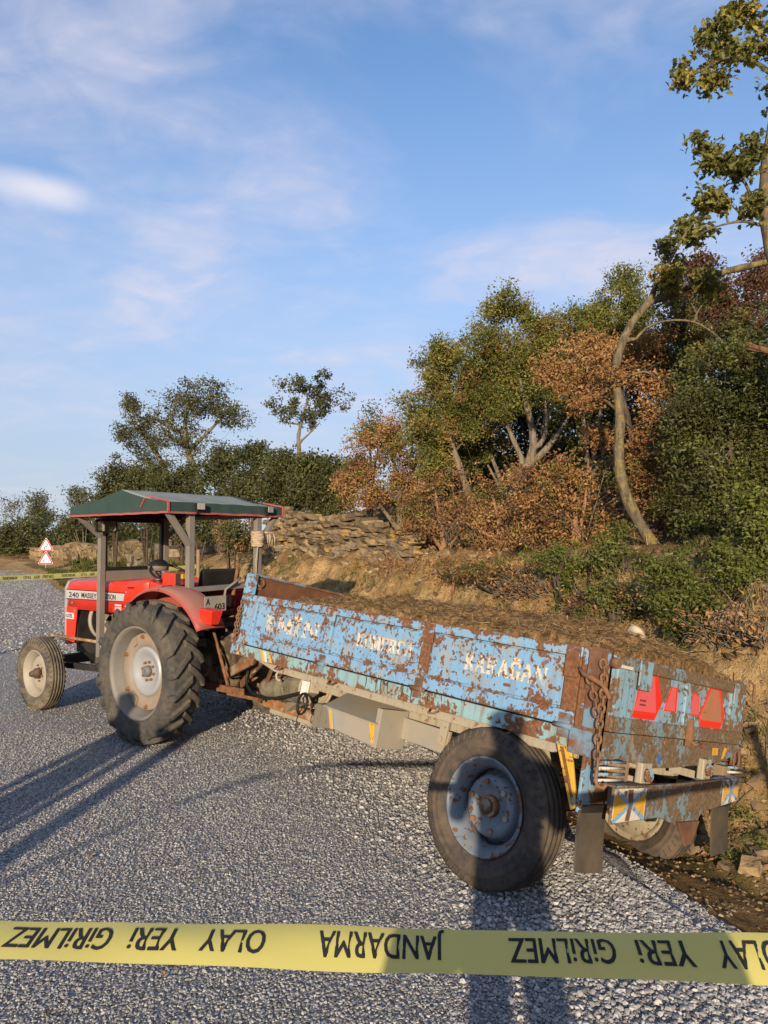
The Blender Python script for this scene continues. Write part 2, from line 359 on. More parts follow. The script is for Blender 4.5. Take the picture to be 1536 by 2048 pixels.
b0 = t.bump(t.noise(5, 6, .62, dist=1.5), .22, .9); b1 = t.bump(t.noise(26, 7, .68), .06, .9, b0); t.bump(t.voro(60), .008, .5, b1)
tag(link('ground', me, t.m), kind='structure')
# road: a sheet from the edge to the left, a hand's breadth of crushed stone on its rim
rs = np.array([.14, .07, 0, -.1, -.25, -.5, -.9, -1.5, -2.4, -3.5, -4.6, -5.8, -7.0])
tang = np.gradient(EDGE, axis=0); tang /= np.linalg.norm(tang, axis=1)[:, None]; nor = np.stack([tang[:, 1], -tang[:, 0]], 1)
rng = np.random.default_rng(3)
jit = .16 * fbm(np.stack([EDGE[:, 0] * 2.2, EDGE[:, 1] * 2.2, EDGE[:, 0] * 0], -1), 3) + .05 * rng.normal(0, 1, len(EDGE)).clip(-1.5, 1.5)
co = []
for k in range(len(EDGE)):
    for sv in rs:
        p = EDGE[k] + nor[k] * (sv + (jit[k] if sv > -.3 else 0)); co.append((p[0], p[1], -.004 + (-.035 * (max(sv, 0) / .14) - .06 * (sv > .1))))
m_ = len(rs); n_ = len(EDGE); idx = np.arange(n_ * m_).reshape(n_, m_)
q = np.stack([idx[:-1, :-1], idx[1:, :-1], idx[1:, 1:], idx[:-1, 1:]], -1).reshape(-1, 4)
me = np_mesh('road', np.array(co), q.ravel(), 4)
t = NT('road_chippings', .8, spec=.25)
cell = t.n.new('ShaderNodeTexVoronoi'); cell.inputs['Scale'].default_value = 100; t.l.new(t.obj, cell.inputs['Vector'])
c = t.ramp(t.sep(cell.outputs['Color'])[0], [(0, (.14, .14, .145)), (.25, (.245, .24, .235)), (.55, (.365, .35, .33)), (.82, (.50, .475, .44)), (1, (.63, .59, .53))])
gap = t.ramp(cell.outputs['Distance'], [(.38, 0), (.72, .65)])
c = t.mix(gap, c, (.022, .022, .025))
c = t.mix(t.math('MULTIPLY', t.noise(.8, 4), .45), c, (.30, .29, .285))
t.col(c)
hh = t.math('SUBTRACT', 1.0, cell.outputs['Distance']); hh = t.math('ADD', hh, t.math('MULTIPLY', t.sep(cell.outputs['Color'])[1], .6))
b1 = t.bump(t.noise(9, 4), .012, .5); t.bump(hh, .007, .7, b1)
tag(link('road', me, t.m), kind='structure')
# loose stones: real pebbles, thick along the rim, thinner over the near road
def stone_mat(name, cols):
    t = NT(name, .85, spec=.2); oi = t.n.new('ShaderNodeObjectInfo')
    c = t.ramp(oi.outputs['Random'], cols); t.col(t.mix(t.noise(40, 4), c, t.mix(.5, c, (.05, .05, .05)))); return t.m
def scatter(name, pts, rmin, rmax, mat, flat=.7, seed=0, label=None, kind='stuff', cat=None):
    me = bpy.data.meshes.new(name); me.from_pydata([tuple(p) for p in pts], [], []); o = link(name, me, None)
    g = bpy.data.node_groups.new(name, 'GeometryNodeTree')
    g.interface.new_socket('Geometry', in_out='INPUT', socket_type='NodeSocketGeometry'); g.interface.new_socket('Geometry', in_out='OUTPUT', socket_type='NodeSocketGeometry')
    N = g.nodes.new; L = g.links.new
    gi, go = N('NodeGroupInput'), N('NodeGroupOutput')
    ic = N('GeometryNodeMeshIcoSphere'); ic.inputs['Radius'].default_value = 1; ic.inputs['Subdivisions'].default_value = 1
    sp_ = N('GeometryNodeSetPosition'); rv0 = N('FunctionNodeRandomValue'); rv0.data_type = 'FLOAT_VECTOR'; rv0.inputs[0].default_value = (-.28,) * 3; rv0.inputs[1].default_value = (.28,) * 3; rv0.inputs['Seed'].default_value = seed + 3
    L(ic.outputs['Mesh'], sp_.inputs['Geometry']); L(rv0.outputs[0], sp_.inputs['Offset'])
    sm = N('GeometryNodeSetMaterial'); sm.inputs['Material'].default_value = mat; L(sp_.outputs[0], sm.inputs['Geometry'])
    ip = N('GeometryNodeInstanceOnPoints'); L(gi.outputs[0], ip.inputs['Points']); L(sm.outputs[0], ip.inputs['Instance'])
    rr = N('FunctionNodeRandomValue'); rr.data_type = 'FLOAT_VECTOR'; rr.inputs[0].default_value = (-.5, -.5, 0); rr.inputs[1].default_value = (.5, .5, 6.28); rr.inputs['Seed'].default_value = seed
    L(rr.outputs[0], ip.inputs['Rotation'])
    r2 = N('FunctionNodeRandomValue'); r2.data_type = 'FLOAT'; r2.inputs[2].default_value = rmin; r2.inputs[3].default_value = rmax; r2.inputs['Seed'].default_value = seed + 1
    r3 = N('FunctionNodeRandomValue'); r3.data_type = 'FLOAT_VECTOR'; r3.inputs[0].default_value = (.75, .75, flat * .7); r3.inputs[1].default_value = (1.3, 1.2, flat * 1.15); r3.inputs['Seed'].default_value = seed + 2
    vm = N('ShaderNodeVectorMath'); vm.operation = 'SCALE'; L(r3.outputs[0], vm.inputs[0]); L(r2.outputs[1], vm.inputs['Scale'])
    L(vm.outputs[0], ip.inputs['Scale']); L(ip.outputs[0], go.inputs[0])
    o.modifiers.new('scatter', 'NODES').node_group = g
    return tag(o, label, cat, kind=kind)
GREY = [(0, (.12, .12, .125)), (.25, (.24, .235, .23)), (.55, (.39, .375, .355)), (.85, (.55, .525, .49)), (1, (.68, .64, .58))]
M_GREY = stone_mat('crushed_stone', GREY)
M_TAN = stone_mat('soil_clods', [(0, (.09, .058, .028)), (.5, (.25, .165, .08)), (.9, (.36, .26, .14)), (1, (.48, .38, .25))])
M_PALE = stone_mat('pale_crushed_stone', [(0, (.14, .14, .145)), (.25, (.29, .28, .27)), (.6, (.45, .43, .405)), (1, (.66, .62, .57))])
def strip_points(n, s0, s1, y0, y1, pw=1.0, seed=0):
    r = np.random.default_rng(seed); P = []
    tot = 0
    while tot < n:
        y = r.uniform(y0, y1, n); x = r.uniform(-.95, .62, n) * (y + .8) if y1 < 30 else r.uniform(-.70, .05, n) * y; s, _ = sdist(x, y)
        inv = (s > s0) & (s < s1) & (x < .62 * y + .5)
        u = (s1 - s) / (s1 - s0); keep = inv & (r.random(n) < np.clip(1 - u, 0, 1) ** pw); P.append(np.stack([x[keep], y[keep], s[keep]], -1)); tot += keep.sum()
    P = np.concatenate(P)[:n]; return P
P = np.concatenate([strip_points(150000, -5.5, .05, 1.5, 6.5, .4, 1), strip_points(42000, -6.5, .05, 6.0, 13, .3, 6)])
P2 = strip_points(30000, -6.9, 0, 11, 48, .15, 8)
scatter('road_gravel', np.stack([P[:, 0], P[:, 1], np.full(len(P), .001)], -1), .0028, .0068, M_GREY, .6, 1, 'grey chippings lying all over the road surface', cat='gravel')
scatter('far_road_gravel', np.stack([P2[:, 0], P2[:, 1], np.full(len(P2), .002)], -1), .008, .022, M_GREY, .5, 12, 'grey chippings on the far stretch of road', cat='gravel')
P = np.concatenate([strip_points(20000, -1.15, .3, 1.8, 8.6, 1.2, 2), strip_points(5500, -.1, .34, 1.8, 8.6, .0, 12)])
scatter('loose_gravel', np.stack([P[:, 0], P[:, 1], np.where(P[:, 2] < .08, np.maximum(gz(P[:, 0], P[:, 1]), -.004), gz(P[:, 0], P[:, 1])) + .004], -1), .006, .0145, M_PALE, .75, 4, 'loose pale crushed stone along the road edge under the trailer', cat='gravel')
P = strip_points(8000, -.05, 2.6, 2.2, 11, .6, 3)
scatter('soil_crumbs', np.stack([P[:, 0], P[:, 1], gz(P[:, 0], P[:, 1])], -1), .004, .018, M_TAN, .6, 9, 'crumbs of yellow soil in the ditch and on the bank', cat='soil crumbs')
P = strip_points(900, 1.1, 3.4, 3, 17, .0, 31)
scatter('bank_clods', np.stack([P[:, 0], P[:, 1], gz(P[:, 0], P[:, 1])], -1), .018, .065, M_TAN, .7, 33, 'clods and small rocks sticking out of the cut bank', cat='clods')
# ------------------------------------------------------------------ shared paints
M_RED = None
def red_paint(name, c=(.62, .022, .012), dust=.25, rough=.32):
    t = NT(name, rough, spec=.5); cl = t.mix(t.noise(3, 4), c, tuple(x * .82 for x in c))
    up = t.n.new('ShaderNodeNewGeometry'); nz = t.sep(up.outputs['Normal'])[2]
    d = t.math('MULTIPLY', t.ramp(t.noise(7, 6, .6), [(.3, .25), (.7, 1)]), dust)
    d2 = t.math('MULTIPLY', t.ramp(nz, [(.35, 0), (.9, 1)]), min(1, dust * 2.2)); d = t.math('MAXIMUM', d, d2)
    t.col(t.mix(d, cl, (.36, .25, .18))); t.rough(t.mix(d, (rough,) * 3, (.85,) * 3)); return t.m
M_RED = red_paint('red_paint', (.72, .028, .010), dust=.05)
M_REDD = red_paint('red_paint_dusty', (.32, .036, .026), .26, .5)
M_RDK = red_paint('red_paint_deep', (.42, .012, .02), .06, .35)  # deeper red with little dust, for the right mudguard
def rubber(name, base=(.028, .027, .026), dust=(.20, .155, .10), k=.75):
    t = NT(name, .85, spec=.25); n = t.noise(5, 7, .62); n2 = t.noise(26, 5, .6, vec=t.map(loc=(3, 3, 3)))
    f = t.math('MULTIPLY', t.ramp(t.math('ADD', t.math('MULTIPLY', n, .7), t.math('MULTIPLY', n2, .3)), [(.40, 0), (.62, 1)]), k)
    t.col(t.mix(f, t.mix(n2, base, tuple(x * 2.2 for x in base)), dust)); t.bump(n2, .003, .5); return t.m
M_TYRE = rubber('tyre_rubber_dusty', (.030, .029, .028), (.17, .135, .09), .50)
M_TYREF = rubber('tyre_rubber_pale', (.034, .031, .027), (.24, .19, .125), .70)
M_TYRET = rubber('trailer_tyre_rubber', (.026, .023, .021), (.155, .112, .072), .62)
M_SILV = plain('silver_paint', (.40, .415, .43), .45, .3, .15, 8, .3)
M_RIMG = plain('rim_grey_paint', (.17, .165, .155), .6, .1, .2, 10, .45, (.30, .24, .16))
M_CREAMW = plain('cream_wheel_paint', (.28, .25, .20), .6, 0, .3, 16, .65, (.28, .15, .07))
M_CREAMF = plain('cream_front_wheel_paint', (.34, .315, .26), .55, 0, .25, 14, .55, (.33, .25, .16))
M_STEEL = plain('grey_frame_paint', (.21, .20, .185), .6, .1, .35, 9, .5, (.26, .2, .14), .001)
M_BLACK = plain('black_metal', (.018, .018, .018), .5, 0, .3, 12, .25, (.10, .08, .06))
M_BLACKR = plain('black_vinyl', (.014, .014, .015), .38, 0, .3, 12, .15, (.09, .07, .05))
M_ENG = rusty('oily_engine', (.03, .024, .018), (.13, .09, .055), (.24, .18, .11), 1.4, .8)
M_RUST = rusty('rusty_steel')
M_RUST2 = rusty('rusty_steel_orange', (.15, .065, .025), (.34, .17, .075), (.30, .25, .18))
M_BOLT = rusty('rusty_bolt', (.13, .06, .03), (.26, .13, .06))
M_CANV = None
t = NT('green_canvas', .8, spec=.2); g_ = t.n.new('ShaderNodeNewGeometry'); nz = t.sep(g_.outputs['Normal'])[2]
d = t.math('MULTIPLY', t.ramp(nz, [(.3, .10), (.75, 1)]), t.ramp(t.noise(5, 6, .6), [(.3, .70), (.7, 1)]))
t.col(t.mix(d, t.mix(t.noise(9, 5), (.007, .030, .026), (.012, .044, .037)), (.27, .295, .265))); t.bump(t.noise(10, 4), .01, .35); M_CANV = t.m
M_TRIM = plain('red_canvas_trim', (.40, .065, .065), .7, 0, .25, 18, .25, (.45, .25, .2))
M_GLASS = glassy('window_glass', (.96, .98, .98), .06)
M_LENS = plain('lamp_glass', (.36, .36, .31), .25, 0, .15, 30, .2)
M_AMBER = plain('amber_lens', (.52, .27, .015), .35, 0, .2, 30, .15)
M_REDL = plain('dark_red_lens', (.20, .012, .03), .35, 0, .2, 30, .2)
M_WHITE = plain('white_paint', (.72, .71, .68), .5, 0, .1, 14, .2)
M_INK = plain('black_ink', (.02, .02, .022), .55, 0, .2)
M_MIRR = NT('mirror_glass', .03, 1.0).col((.8, .8, .8)).m
M_ROPE = plain('frayed_rope', (.50, .40, .27), .9, 0, .35, 40, .3, (.2, .14, .08), .004)
# ------------------------------------------------------------------ tractor (x forward, y left, z up, origin on the road below the rear axle)
R3 = Matrix.Rotation(2.4796, 4, 'Z')
TM = Matrix.Translation((-1.5576, 6.6836, -.004)) @ R3
trac = empty('tractor', 'red farm tractor with a green canvas roof on the gravel road', 'tractor', TM)
RR, RW = .60, .30
def rear_wheel(sgn):
    cy = sgn * .715; o = sgn
    wroot = None
    mb = MB(); R0 = RR - .036; hw = RW / 2
    prof = [(R0, -.07), (R0 + .004, 0), (R0, .07), (R0 - .014, .125), (R0 - .05, .148), (R0 - .11, .152), (R0 - .165, .140), (.385, .112), (.368, .10), (.368, -.10), (.385, -.112), (R0 - .165, -.140), (R0 - .11, -.152), (R0 - .05, -.148), (R0 - .014, -.125)]
    mb.lathe(prof, (0, cy, RR), 72)
    nl = 19
    for side in (-1, 1):
        for k in range(nl):
            th0 = 2 * pi * (k + (.5 if side > 0 else 0)) / nl
            st = [(-.012, 0.0, RR, .052), (.045, .085, RR, .05), (.10, .175, RR - .003, .052), (.140, .245, RR - .016, .056), (.157, .27, RR - .060, .058), (.158, .29, RR - .100, .045)]
            vs = []
            for (yy, dth, ro, wd) in st:
                th = th0 + dth; ha = wd / 2 / RR; rb = min(ro - .045, R0 - .006) if yy < .13 else ro - .02
                for aa, r_ in ((-ha * 1.25, rb), (ha * 1.25, rb), (ha, ro), (-ha, ro)):
                    y2 = side * (yy - (.02 if r_ == rb and yy > .13 else 0))
                    vs.append((r_ * cos(th + aa), cy + y2, RR + r_ * sin(th + aa)))
            fs = []
            for j in range(len(st) - 1):
                for q_ in range(4): fs.append((j * 4 + q_, j * 4 + (q_ + 1) % 4, j * 4 + 4 + (q_ + 1) % 4, j * 4 + 4 + q_))
            fs += [(0, 1, 2, 3), tuple(len(st) * 4 - 4 + i for i in (3, 2, 1, 0))]
            mb.add(vs, fs, False)
    ty = mb.build('rear_tyre', M_TYRE, trac, .004)
    rim = MB().lathe([(.372, o * .118), (.388, o * .124), (.392, o * .112), (.375, o * .10), (.365, o * .05), (.332, o * .0), (.332, o * -.04), (.365, o * -.06), (.385, o * -.12), (.36, o * -.10), (.318, o * -.04), (.318, o * .0), (.345, o * .035), (.355, o * .09)], (0, cy, RR), 64)
    r = rim.build('rear_rim', M_RIMG, trac)
    ring = MB().lathe([(.322, o * .020), (.312, o * .030), (.232, o * .022), (.205, o * .004), (.205, o * -.02), (.322, o * -.01)], (0, cy, RR), 56).build('rim_ring', M_CREAMW, r)
    disc = MB().lathe([(.212, o * .002), (.206, o * .020), (.192, o * .026), (.165, o * .018), (.135, o * .002), (.112, o * -.010), (.095, o * -.012), (.06, o * -.010), (.055, o * -.010), (.001, o * -.008), (.001, o * -.05), (.212, o * -.05)], (0, cy, RR), 56).build('wheel_disc', M_SILV, r)
    MB().lathe([(.001, o * .035), (.034, o * .033), (.046, o * .020), (.048, o * -.016), (.001, o * -.016)], (0, cy, RR), 24).build('hub_cap', plain('grey_hub', (.16, .15, .14), .6), r)
    for k in range(8):
        a_ = 2 * pi * k / 8 + .2; c = (.078 * cos(a_), cy - o * .012, RR + .078 * sin(a_))
        MB().cyl(c, (c[0], c[1] + o * .022, c[2]), .013, .011, 6, smooth=False).build('wheel_nut', M_BOLT, r)
    for k in range(6):
        a_ = 2 * pi * k / 6 + .42; c = (.290 * cos(a_), cy + o * .018, RR + .290 * sin(a_))
        MB().cyl(c, (c[0] * 1.02, c[1] + o * .035, RR + (c[2] - RR) * 1.02), .022, .012, 8, smooth=False).build('clamp_bolt', M_BOLT, r)
    for k in range(3):
        a_ = 2 * pi * k / 3 + 1.0; mb = MB()
        for s_ in (-.06, .06): mb.beam((.245 * cos(a_ + s_), cy + o * .030, RR + .245 * sin(a_ + s_)), (.315 * cos(a_ + s_), cy + o * .030, RR + .315 * sin(a_ + s_)), .03, .016, (0, 1, 0))
        mb.build('rim_lug', M_CREAMW, r, .002)
rear_wheel(1); rear_wheel(-1)
def tyre_prof(R, hw, rim, tread=.8, groove=.009):
    g = []
    ys = np.linspace(-hw * tread, hw * tread, 9)
    for i, y in enumerate(ys):
        r_ = R - .10 * hw * (abs(y) / hw) ** 2
        if i % 2 == 1: g += [(r_, y - .0065), (r_ - groove, y - .0045), (r_ - groove, y + .0045), (r_, y + .0065)]
        else: g.append((r_, y))
    sh = [(R - .028, hw * .93), (R - .055, hw), (R - .38 * (R - rim), hw * 1.035), (R - .42 * (R - rim), hw * 1.065), (R - .46 * (R - rim), hw * 1.035), (R - .60 * (R - rim), hw * 1.02), (R - .63 * (R - rim), hw * 1.045), (R - .66 * (R - rim), hw * 1.01), (rim + .03, hw * .86), (rim + .012, hw * .74), (rim, hw * .66)]
    return g + sh + [(r_, -y) for r_, y in sh[::-1]]
def front_wheel(sgn):
    R, hw = .366, .083; cx = 1.93; cy = sgn * .66; o = sgn
    mb = MB().lathe(tyre_prof(R, hw, .222, .72, .010), (cx, cy, R), 64)
    for k in range(44):
        for sd in (-1, 1):
            a_ = 2 * pi * (k + .5 * (sd > 0)) / 44; r0, r1 = R - .055, R - .012
            p0 = (cx + r0 * cos(a_), cy + sd * hw * 1.005, R + r0 * sin(a_)); p1 = (cx + r1 * cos(a_ + .05), cy + sd * hw * .86, R + r1 * sin(a_ + .05))
            mb.beam(p0, p1, .022, .008, (cos(a_), 0, sin(a_)))
    mb.build('front_tyre', M_TYREF, trac)
    rim = MB().lathe([(.222, o * .062), (.228, o * .070), (.236, o * .062), (.224, o * .05), (.205, o * .032), (.186, o * .018), (.186, o * -.05), (.224, o * -.06), (.21, o * -.065), (.176, o * -.045), (.176, o * .010), (.196, o * .03), (.210, o * .052)], (cx, cy, R), 56).build('front_rim', M_CREAMF, trac)
    MB().lathe([(.180, o * -.012), (.170, o * .004), (.13, o * .022), (.10, o * .018), (.06, o * .012), (.001, o * .012), (.001, o * -.02), (.18, o * -.02)], (cx, cy, R), 48).build('wheel_disc', M_CREAMF, rim)
    MB().lathe([(.001, o * .11), (.026, o * .108), (.032, o * .085), (.034, o * .065), (.052, o * .055), (.056, o * .012), (.001, o * .012)], (cx, cy, R), 20).build('hub', M_ENG, rim)
    for k in range(6):
        a_ = 2 * pi * k / 6 + .3; c = (cx + .078 * cos(a_), cy + o * .016, R + .078 * sin(a_))
        MB().cyl(c, (c[0], c[1] + o * .018, c[2]), .010, None, 6, smooth=False).build('wheel_nut', M_BOLT, rim)
front_wheel(1); front_wheel(-1)
# bonnet: swept cross-section with rounded shoulders, side panels with the opening behind the radiator
def hood_sec(hw, zt, zb, r=.05):
    s_ = [(-hw, zb), (-hw, zt - r)]
    for k in range(1, 5): a_ = pi - k * pi / 10; s_.append((-hw + r + r * cos(a_), zt - r + r * sin(a_)))
    s_ += [(-hw + r, zt), (-hw * .3, zt + .012), (hw * .3, zt + .012)]
    top = [(-y, z) for y, z in s_[:-2][::-1]]
    return s_ + top
mb = MB(); secs = [(2.155, .255, 1.262, 1.0, .06), (2.135, .275, 1.278, .98, .06), (1.9, .28, 1.285, .98, .055), (1.1, .282, 1.302, .985, .055), (.86, .285, 1.318, 1.0, .05), (.62, .30, 1.335, 1.03, .04)]
rings = [[(x, y, z) for y, z in hood_sec(hw, zt, zb, r)] for x, hw, zt, zb, r in secs]
for a_, b_ in zip(rings[:-1], rings[1:]):
    n_ = len(a_); mb.add(a_ + b_, [(i, i + 1, n_ + i + 1, n_ + i) for i in range(n_ - 1)], True)
mb.add(rings[-1], [tuple(range(len(rings[-1])))])
hood = mb.build('bonnet', M_RED, trac)
so_ = hood.modifiers.new('thick', 'SOLIDIFY'); so_.thickness = .006
for s_ in (-1, 1):   # front cheeks beside the radiator and the deeper rear panel
    MB().prism([(2.155, 1.0), (2.15, .61), (1.985, .625), (1.935, .985), (1.935, 1.0)], 'xz', s_ * .272, s_ * .282).build('radiator_cheek', M_RED, trac, .003)
    MB().prism([(1.24, .99), (1.10, .985), (.62, .985), (.62, 1.04), (1.24, 1.04)], 'xz', s_ * .2865, s_ * .2925).build('rear_side_panel', M_RED, trac, .002)
g = MB().prism([(-.275, .59), (-.285, 1.20), (-.25, 1.27), (-.18, 1.292), (.18, 1.292), (.25, 1.27), (.285, 1.20), (.275, .59)], 'yz', 2.157, 2.200).build('grille_surround', M_SILV, trac, .012)
MB().box(2.198, 2.206, -.22, .22, .66, 1.16).build('grille_mesh', M_BLACK, g)
for k in range(9): MB().box(2.204, 2.212, -.22, .22, .69 + k * .055, .70 + k * .055).build('grille_bar', M_SILV, g)
MB().lathez([(.001, .045), (.035, .045), (.038, .03), (.03, 0)], (1.55, .05, 1.312), 16).build('filler_cap', M_RED, trac)
st = plain('decal_silver', (.50, .50, .48), .45, .2, .08, 6, .15)
dk = plain('decal_navy', (.025, .028, .04), .5, 0, .1)
dc = MB().prism([(2.14, 1.178), (2.14, 1.084), (1.06, 1.105), (1.035, 1.182)], 'xz', .2925, .2865).build('model_decal', st, trac)
for zt, zb in (((2.14, 1.186), (1.035, 1.190)), ((2.14, 1.085), (1.06, 1.106))):
    MB().beam((zt[0], .2925, zt[1]), (zb[0], .2925, zb[1]), .004, .007).build('decal_edge', dk, dc)
hf = lambda x, z, sl=-.004: frame((x, .2935, z), (-1, 0, sl), (0, 0, 1))
mb = MB(); text_mb(mb, '240', .078, hf(2.085, 1.104), bold=.008, width=.20); mb.build('lettering', dk, dc)
mb = MB(); text_mb(mb, 'MASSEY', .074, hf(1.83, 1.110), bold=.012, width=.29); mb.build('lettering', dk, dc); mb = MB(); text_mb(mb, 'FERGUSON', .074, hf(1.50, 1.116), bold=.012, width=.31); mb.build('lettering', dk, dc)
b_ = MB().box(1.992, 2.148, .282, .287, .872, .936).build('maker_badge', plain('badge_white', (.62, .62, .58), .5), trac)
mb = MB(); text_mb(mb, 'UZEL', .052, frame((2.138, .2885, .886), (-1, 0, 0), (0, 0, 1)), bold=.012, width=.13); mb.build('lettering', M_INK, b_)
b_ = MB().box(1.075, 1.20, .2935, .296, 1.005, 1.082).build('warning_sticker', plain('sticker_red', (.62, .03, .05), .5), trac)
mb = MB()
for k, (zz, hh) in enumerate(((1.058, .014), (1.042, .006), (1.030, .006), (1.018, .006))):
    for j in range(7): mb.box(1.195 - j * .0165, 1.195 - j * .0165 - .0135, .2958, .2966, zz, zz + hh)
mb.build('small_print', M_WHITE, b_)
MB().tube([(.98, .293, 1.245), (.96, .308, 1.247), (.90, .308, 1.25), (.88, .295, 1.25)], .006, 6).build('bonnet_catch', M_BLACK, trac)
for p in ((2.11, 1.055), (2.02, 1.045), (1.97, .965), (1.01, 1.20), (1.02, 1.06)): MB().cyl((p[0], .283, p[1]), (p[0], .294, p[1]), .008, None, 8).build('screw', M_SILV, trac)
# scuttle behind the bonnet with its round opening, and the dash
mb = MB().hexa([(.35, -.30, 1.0), (.62, -.30, 1.0), (.62, .30, 1.0), (.35, .30, 1.0)], [(.42, -.30, 1.29), (.62, -.30, 1.325), (.62, .30, 1.325), (.42, .30, 1.29)])
mb.build('scuttle', M_RED, trac, .025)
MB().lathez([(.05, .0), (.055, .006), (.04, .012), (.02, .004), (.001, .004)], (.56, .245, 1.322), 18).build('scuttle_opening', M_BLACK, trac)
MB().sphere((.555, .245, 1.325), .032, 8, 6, (1.2, .8, .5)).build('rag', M_ROPE, trac)
# engine, gearbox, radiator and fan
mb = MB(); mb.box(.35, 1.62, -.13, .13, .44, .86); mb.box(.9, 1.55, -.11, .12, .86, 1.0); mb.box(-.28, .35, -.17, .17, .38, .82); mb.cyl((0, -.56, .60), (0, .56, .60), .085, None, 20); mb.cyl((0, -.3, .6), (0, .3, .6), .15, None, 20)
mb.build('engine_block', M_ENG, trac, .015)
MB().box(1.97, 2.10, -.255, .255, .62, 1.2).build('radiator', M_BLACK, trac, .01)
fan = MB().lathe([(.20, 0), (.215, .02), (.215, .05), (.2, .05)], (0, 0, 0), 32)
fm = [(1.74 + y_, x_ * 1.12, .87 + z_ * 1.12) for (x_, y_, z_) in fan.v]; f2 = MB(); f2.v = fm; f2.f = fan.f; f2.sm = fan.sm
f2.build('fan_cowl', M_CREAMF, trac)
for k in range(4):
    a_ = k * pi / 2 + .5; MB().beam((1.77, .03 * cos(a_), .87 + .03 * sin(a_)), (1.77, .20 * cos(a_), .87 + .20 * sin(a_)), .012, .085, (cos(a_ + 1.2), .5 * cos(a_), .8)).build('fan_blade', M_CREAMF, trac)
for (x, y, z, r, l) in ((1.36, .16, .78, .055, .13), (1.22, .17, .90, .035, .10), (1.1, .17, .70, .06, .16), (.95, .17, .86, .045, .12), (.82, .18, .72, .05, .14)):
    mb = MB().cyl((x, y - .04, z - l / 2), (x, y, z + l / 2), r, r * .8, 12); mb.box(x - r, x + r, y - .03, y + .05, z - .03, z + .02); mb.build('filter_housing', M_ENG, trac, .006)
for k in range(7):
    r_ = random.Random(k); p = [(1.45 - .1 * k, .15, .7 + .05 * (k % 3)), (1.40 - .1 * k, .22, .85), (1.30 - .1 * k, .21, .92), (1.22 - .1 * k, .16, .80 + .04 * (k % 2))]
    MB().tube(p, .006, 6).build('fuel_pipe', M_RUST if k % 2 else M_BLACK, trac)
# front axle, bolster, steering rods
mb = MB(); mb.box(1.55, 2.16, -.16, .16, .50, .62); mb.build('front_bolster', M_BLACK, trac, .01)
mb = MB(); mb.beam((1.93, -.56, .47), (1.93, .56, .47), .09, .10, (0, 0, 1)); mb.box(1.88, 1.98, -.1, .1, .38, .56); mb.build('front_axle', M_BLACK, trac, .008)
for s_ in (-1, 1):
    mb = MB(); mb.cyl((1.93, s_ * .56, .32), (1.93, s_ * .56, .66), .036, None, 14); mb.cyl((1.93, s_ * .55, .366), (1.93, s_ * .66, .366), .03, None, 12); mb.build('kingpin', M_ENG, trac)
    mb = MB(); mb.beam((1.93, s_ * .56, .655), (2.08, s_ * .47, .70), .035, .022); mb.build('steering_arm', M_RUST, trac, .004)
    mb = MB(); mb.cyl((2.08, s_ * .46, .712), (1.30, s_ * .36, .690), .016, None, 10); mb.sphere((2.08, s_ * .46, .712), .028, 10, 6); mb.build('drag_link', M_RUST2, trac)
    mb = MB(); mb.beam((1.93, s_ * .5, .44), (.75, s_ * .16, .40), .05, .06); mb.build('radius_arm', M_BLACK, trac, .006)
mb = MB(); mb.box(1.32, 1.44, .18, .32, .40, .60); mb.box(1.30, 1.36, .30, .40, .545, .585); mb.build('battery_bracket', M_ENG, trac, .006)
b_ = MB().box(1.19, 1.235, .385, .425, .60, .72).build('reflector_plate', M_WHITE, trac, .004)
MB().box(1.200, 1.225, .4255, .428, .635, .665).build('reflector', M_TRIM, b_)
mb = MB(); mb.box(.62, 1.12, .30, .52, .40, .425); mb.build('footplate', M_BLACK, trac, .004)
# fenders
def fender(sgn, mat):
    mb = MB(); R1 = .70; c = (0, RR)
    ang = [rad(x) for x in np.linspace(38, 147, 20)]
    for k in range(len(ang) - 1):
        a0, a1 = ang[k], ang[k + 1]
        pr = [(R1 - .01, .37), (R1, .39), (R1 + .008, .44), (R1 + .008, .56), (R1 - .004, .625), (R1 - .03, .650)]
        v = [(c[0] + r * cos(a_), sgn * y, c[1] + r * sin(a_)) for a_ in (a0, a1) for r, y in pr]; n_ = len(pr)
        mb.add(v, [(i, i + 1, n_ + i + 1, n_ + i) for i in range(n_ - 1)], True)
    pts = [(R1 * cos(a_), RR + (R1) * sin(a_)) for a_ in ang[1:-2]] + [(-.30, 1.02), (.40, .95)]
    mb.add([(x, sgn * .372, z) for x, z in pts], [tuple(range(len(pts)))])
    o = mb.build('mudguard', mat, trac); s_ = o.modifiers.new('thick', 'SOLIDIFY'); s_.thickness = .005; s_.offset = 0
    return o
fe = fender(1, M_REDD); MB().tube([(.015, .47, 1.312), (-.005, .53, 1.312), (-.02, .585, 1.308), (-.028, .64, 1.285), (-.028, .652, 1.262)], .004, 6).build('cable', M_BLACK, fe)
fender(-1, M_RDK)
b_ = MB().box(.05, .235, .30, .42, 1.295, 1.415).build('lamp_bracket', M_RED, trac, .008)
MB().box(-.02, .05, .285, .415, 1.31, 1.410).build('lamp_body', M_BLACK, b_, .004)
MB().box(-.05, -.021, .29, .412, 1.365, 1.410).build('amber_lens', M_AMBER, b_, .005)
MB().box(-.05, -.021, .29, .412, 1.312, 1.363).build('red_lens', M_REDL, b_, .005)
b_ = MB().hexa([(-.66, .50, 1.02), (-.52, .50, 1.03), (-.52, .585, 1.03), (-.66, .585, 1.02)], [(-.69, .48, 1.135), (-.52, .48, 1.15), (-.52, .60, 1.15), (-.69, .60, 1.135)]).build('tail_bracket', M_RED, trac, .006)
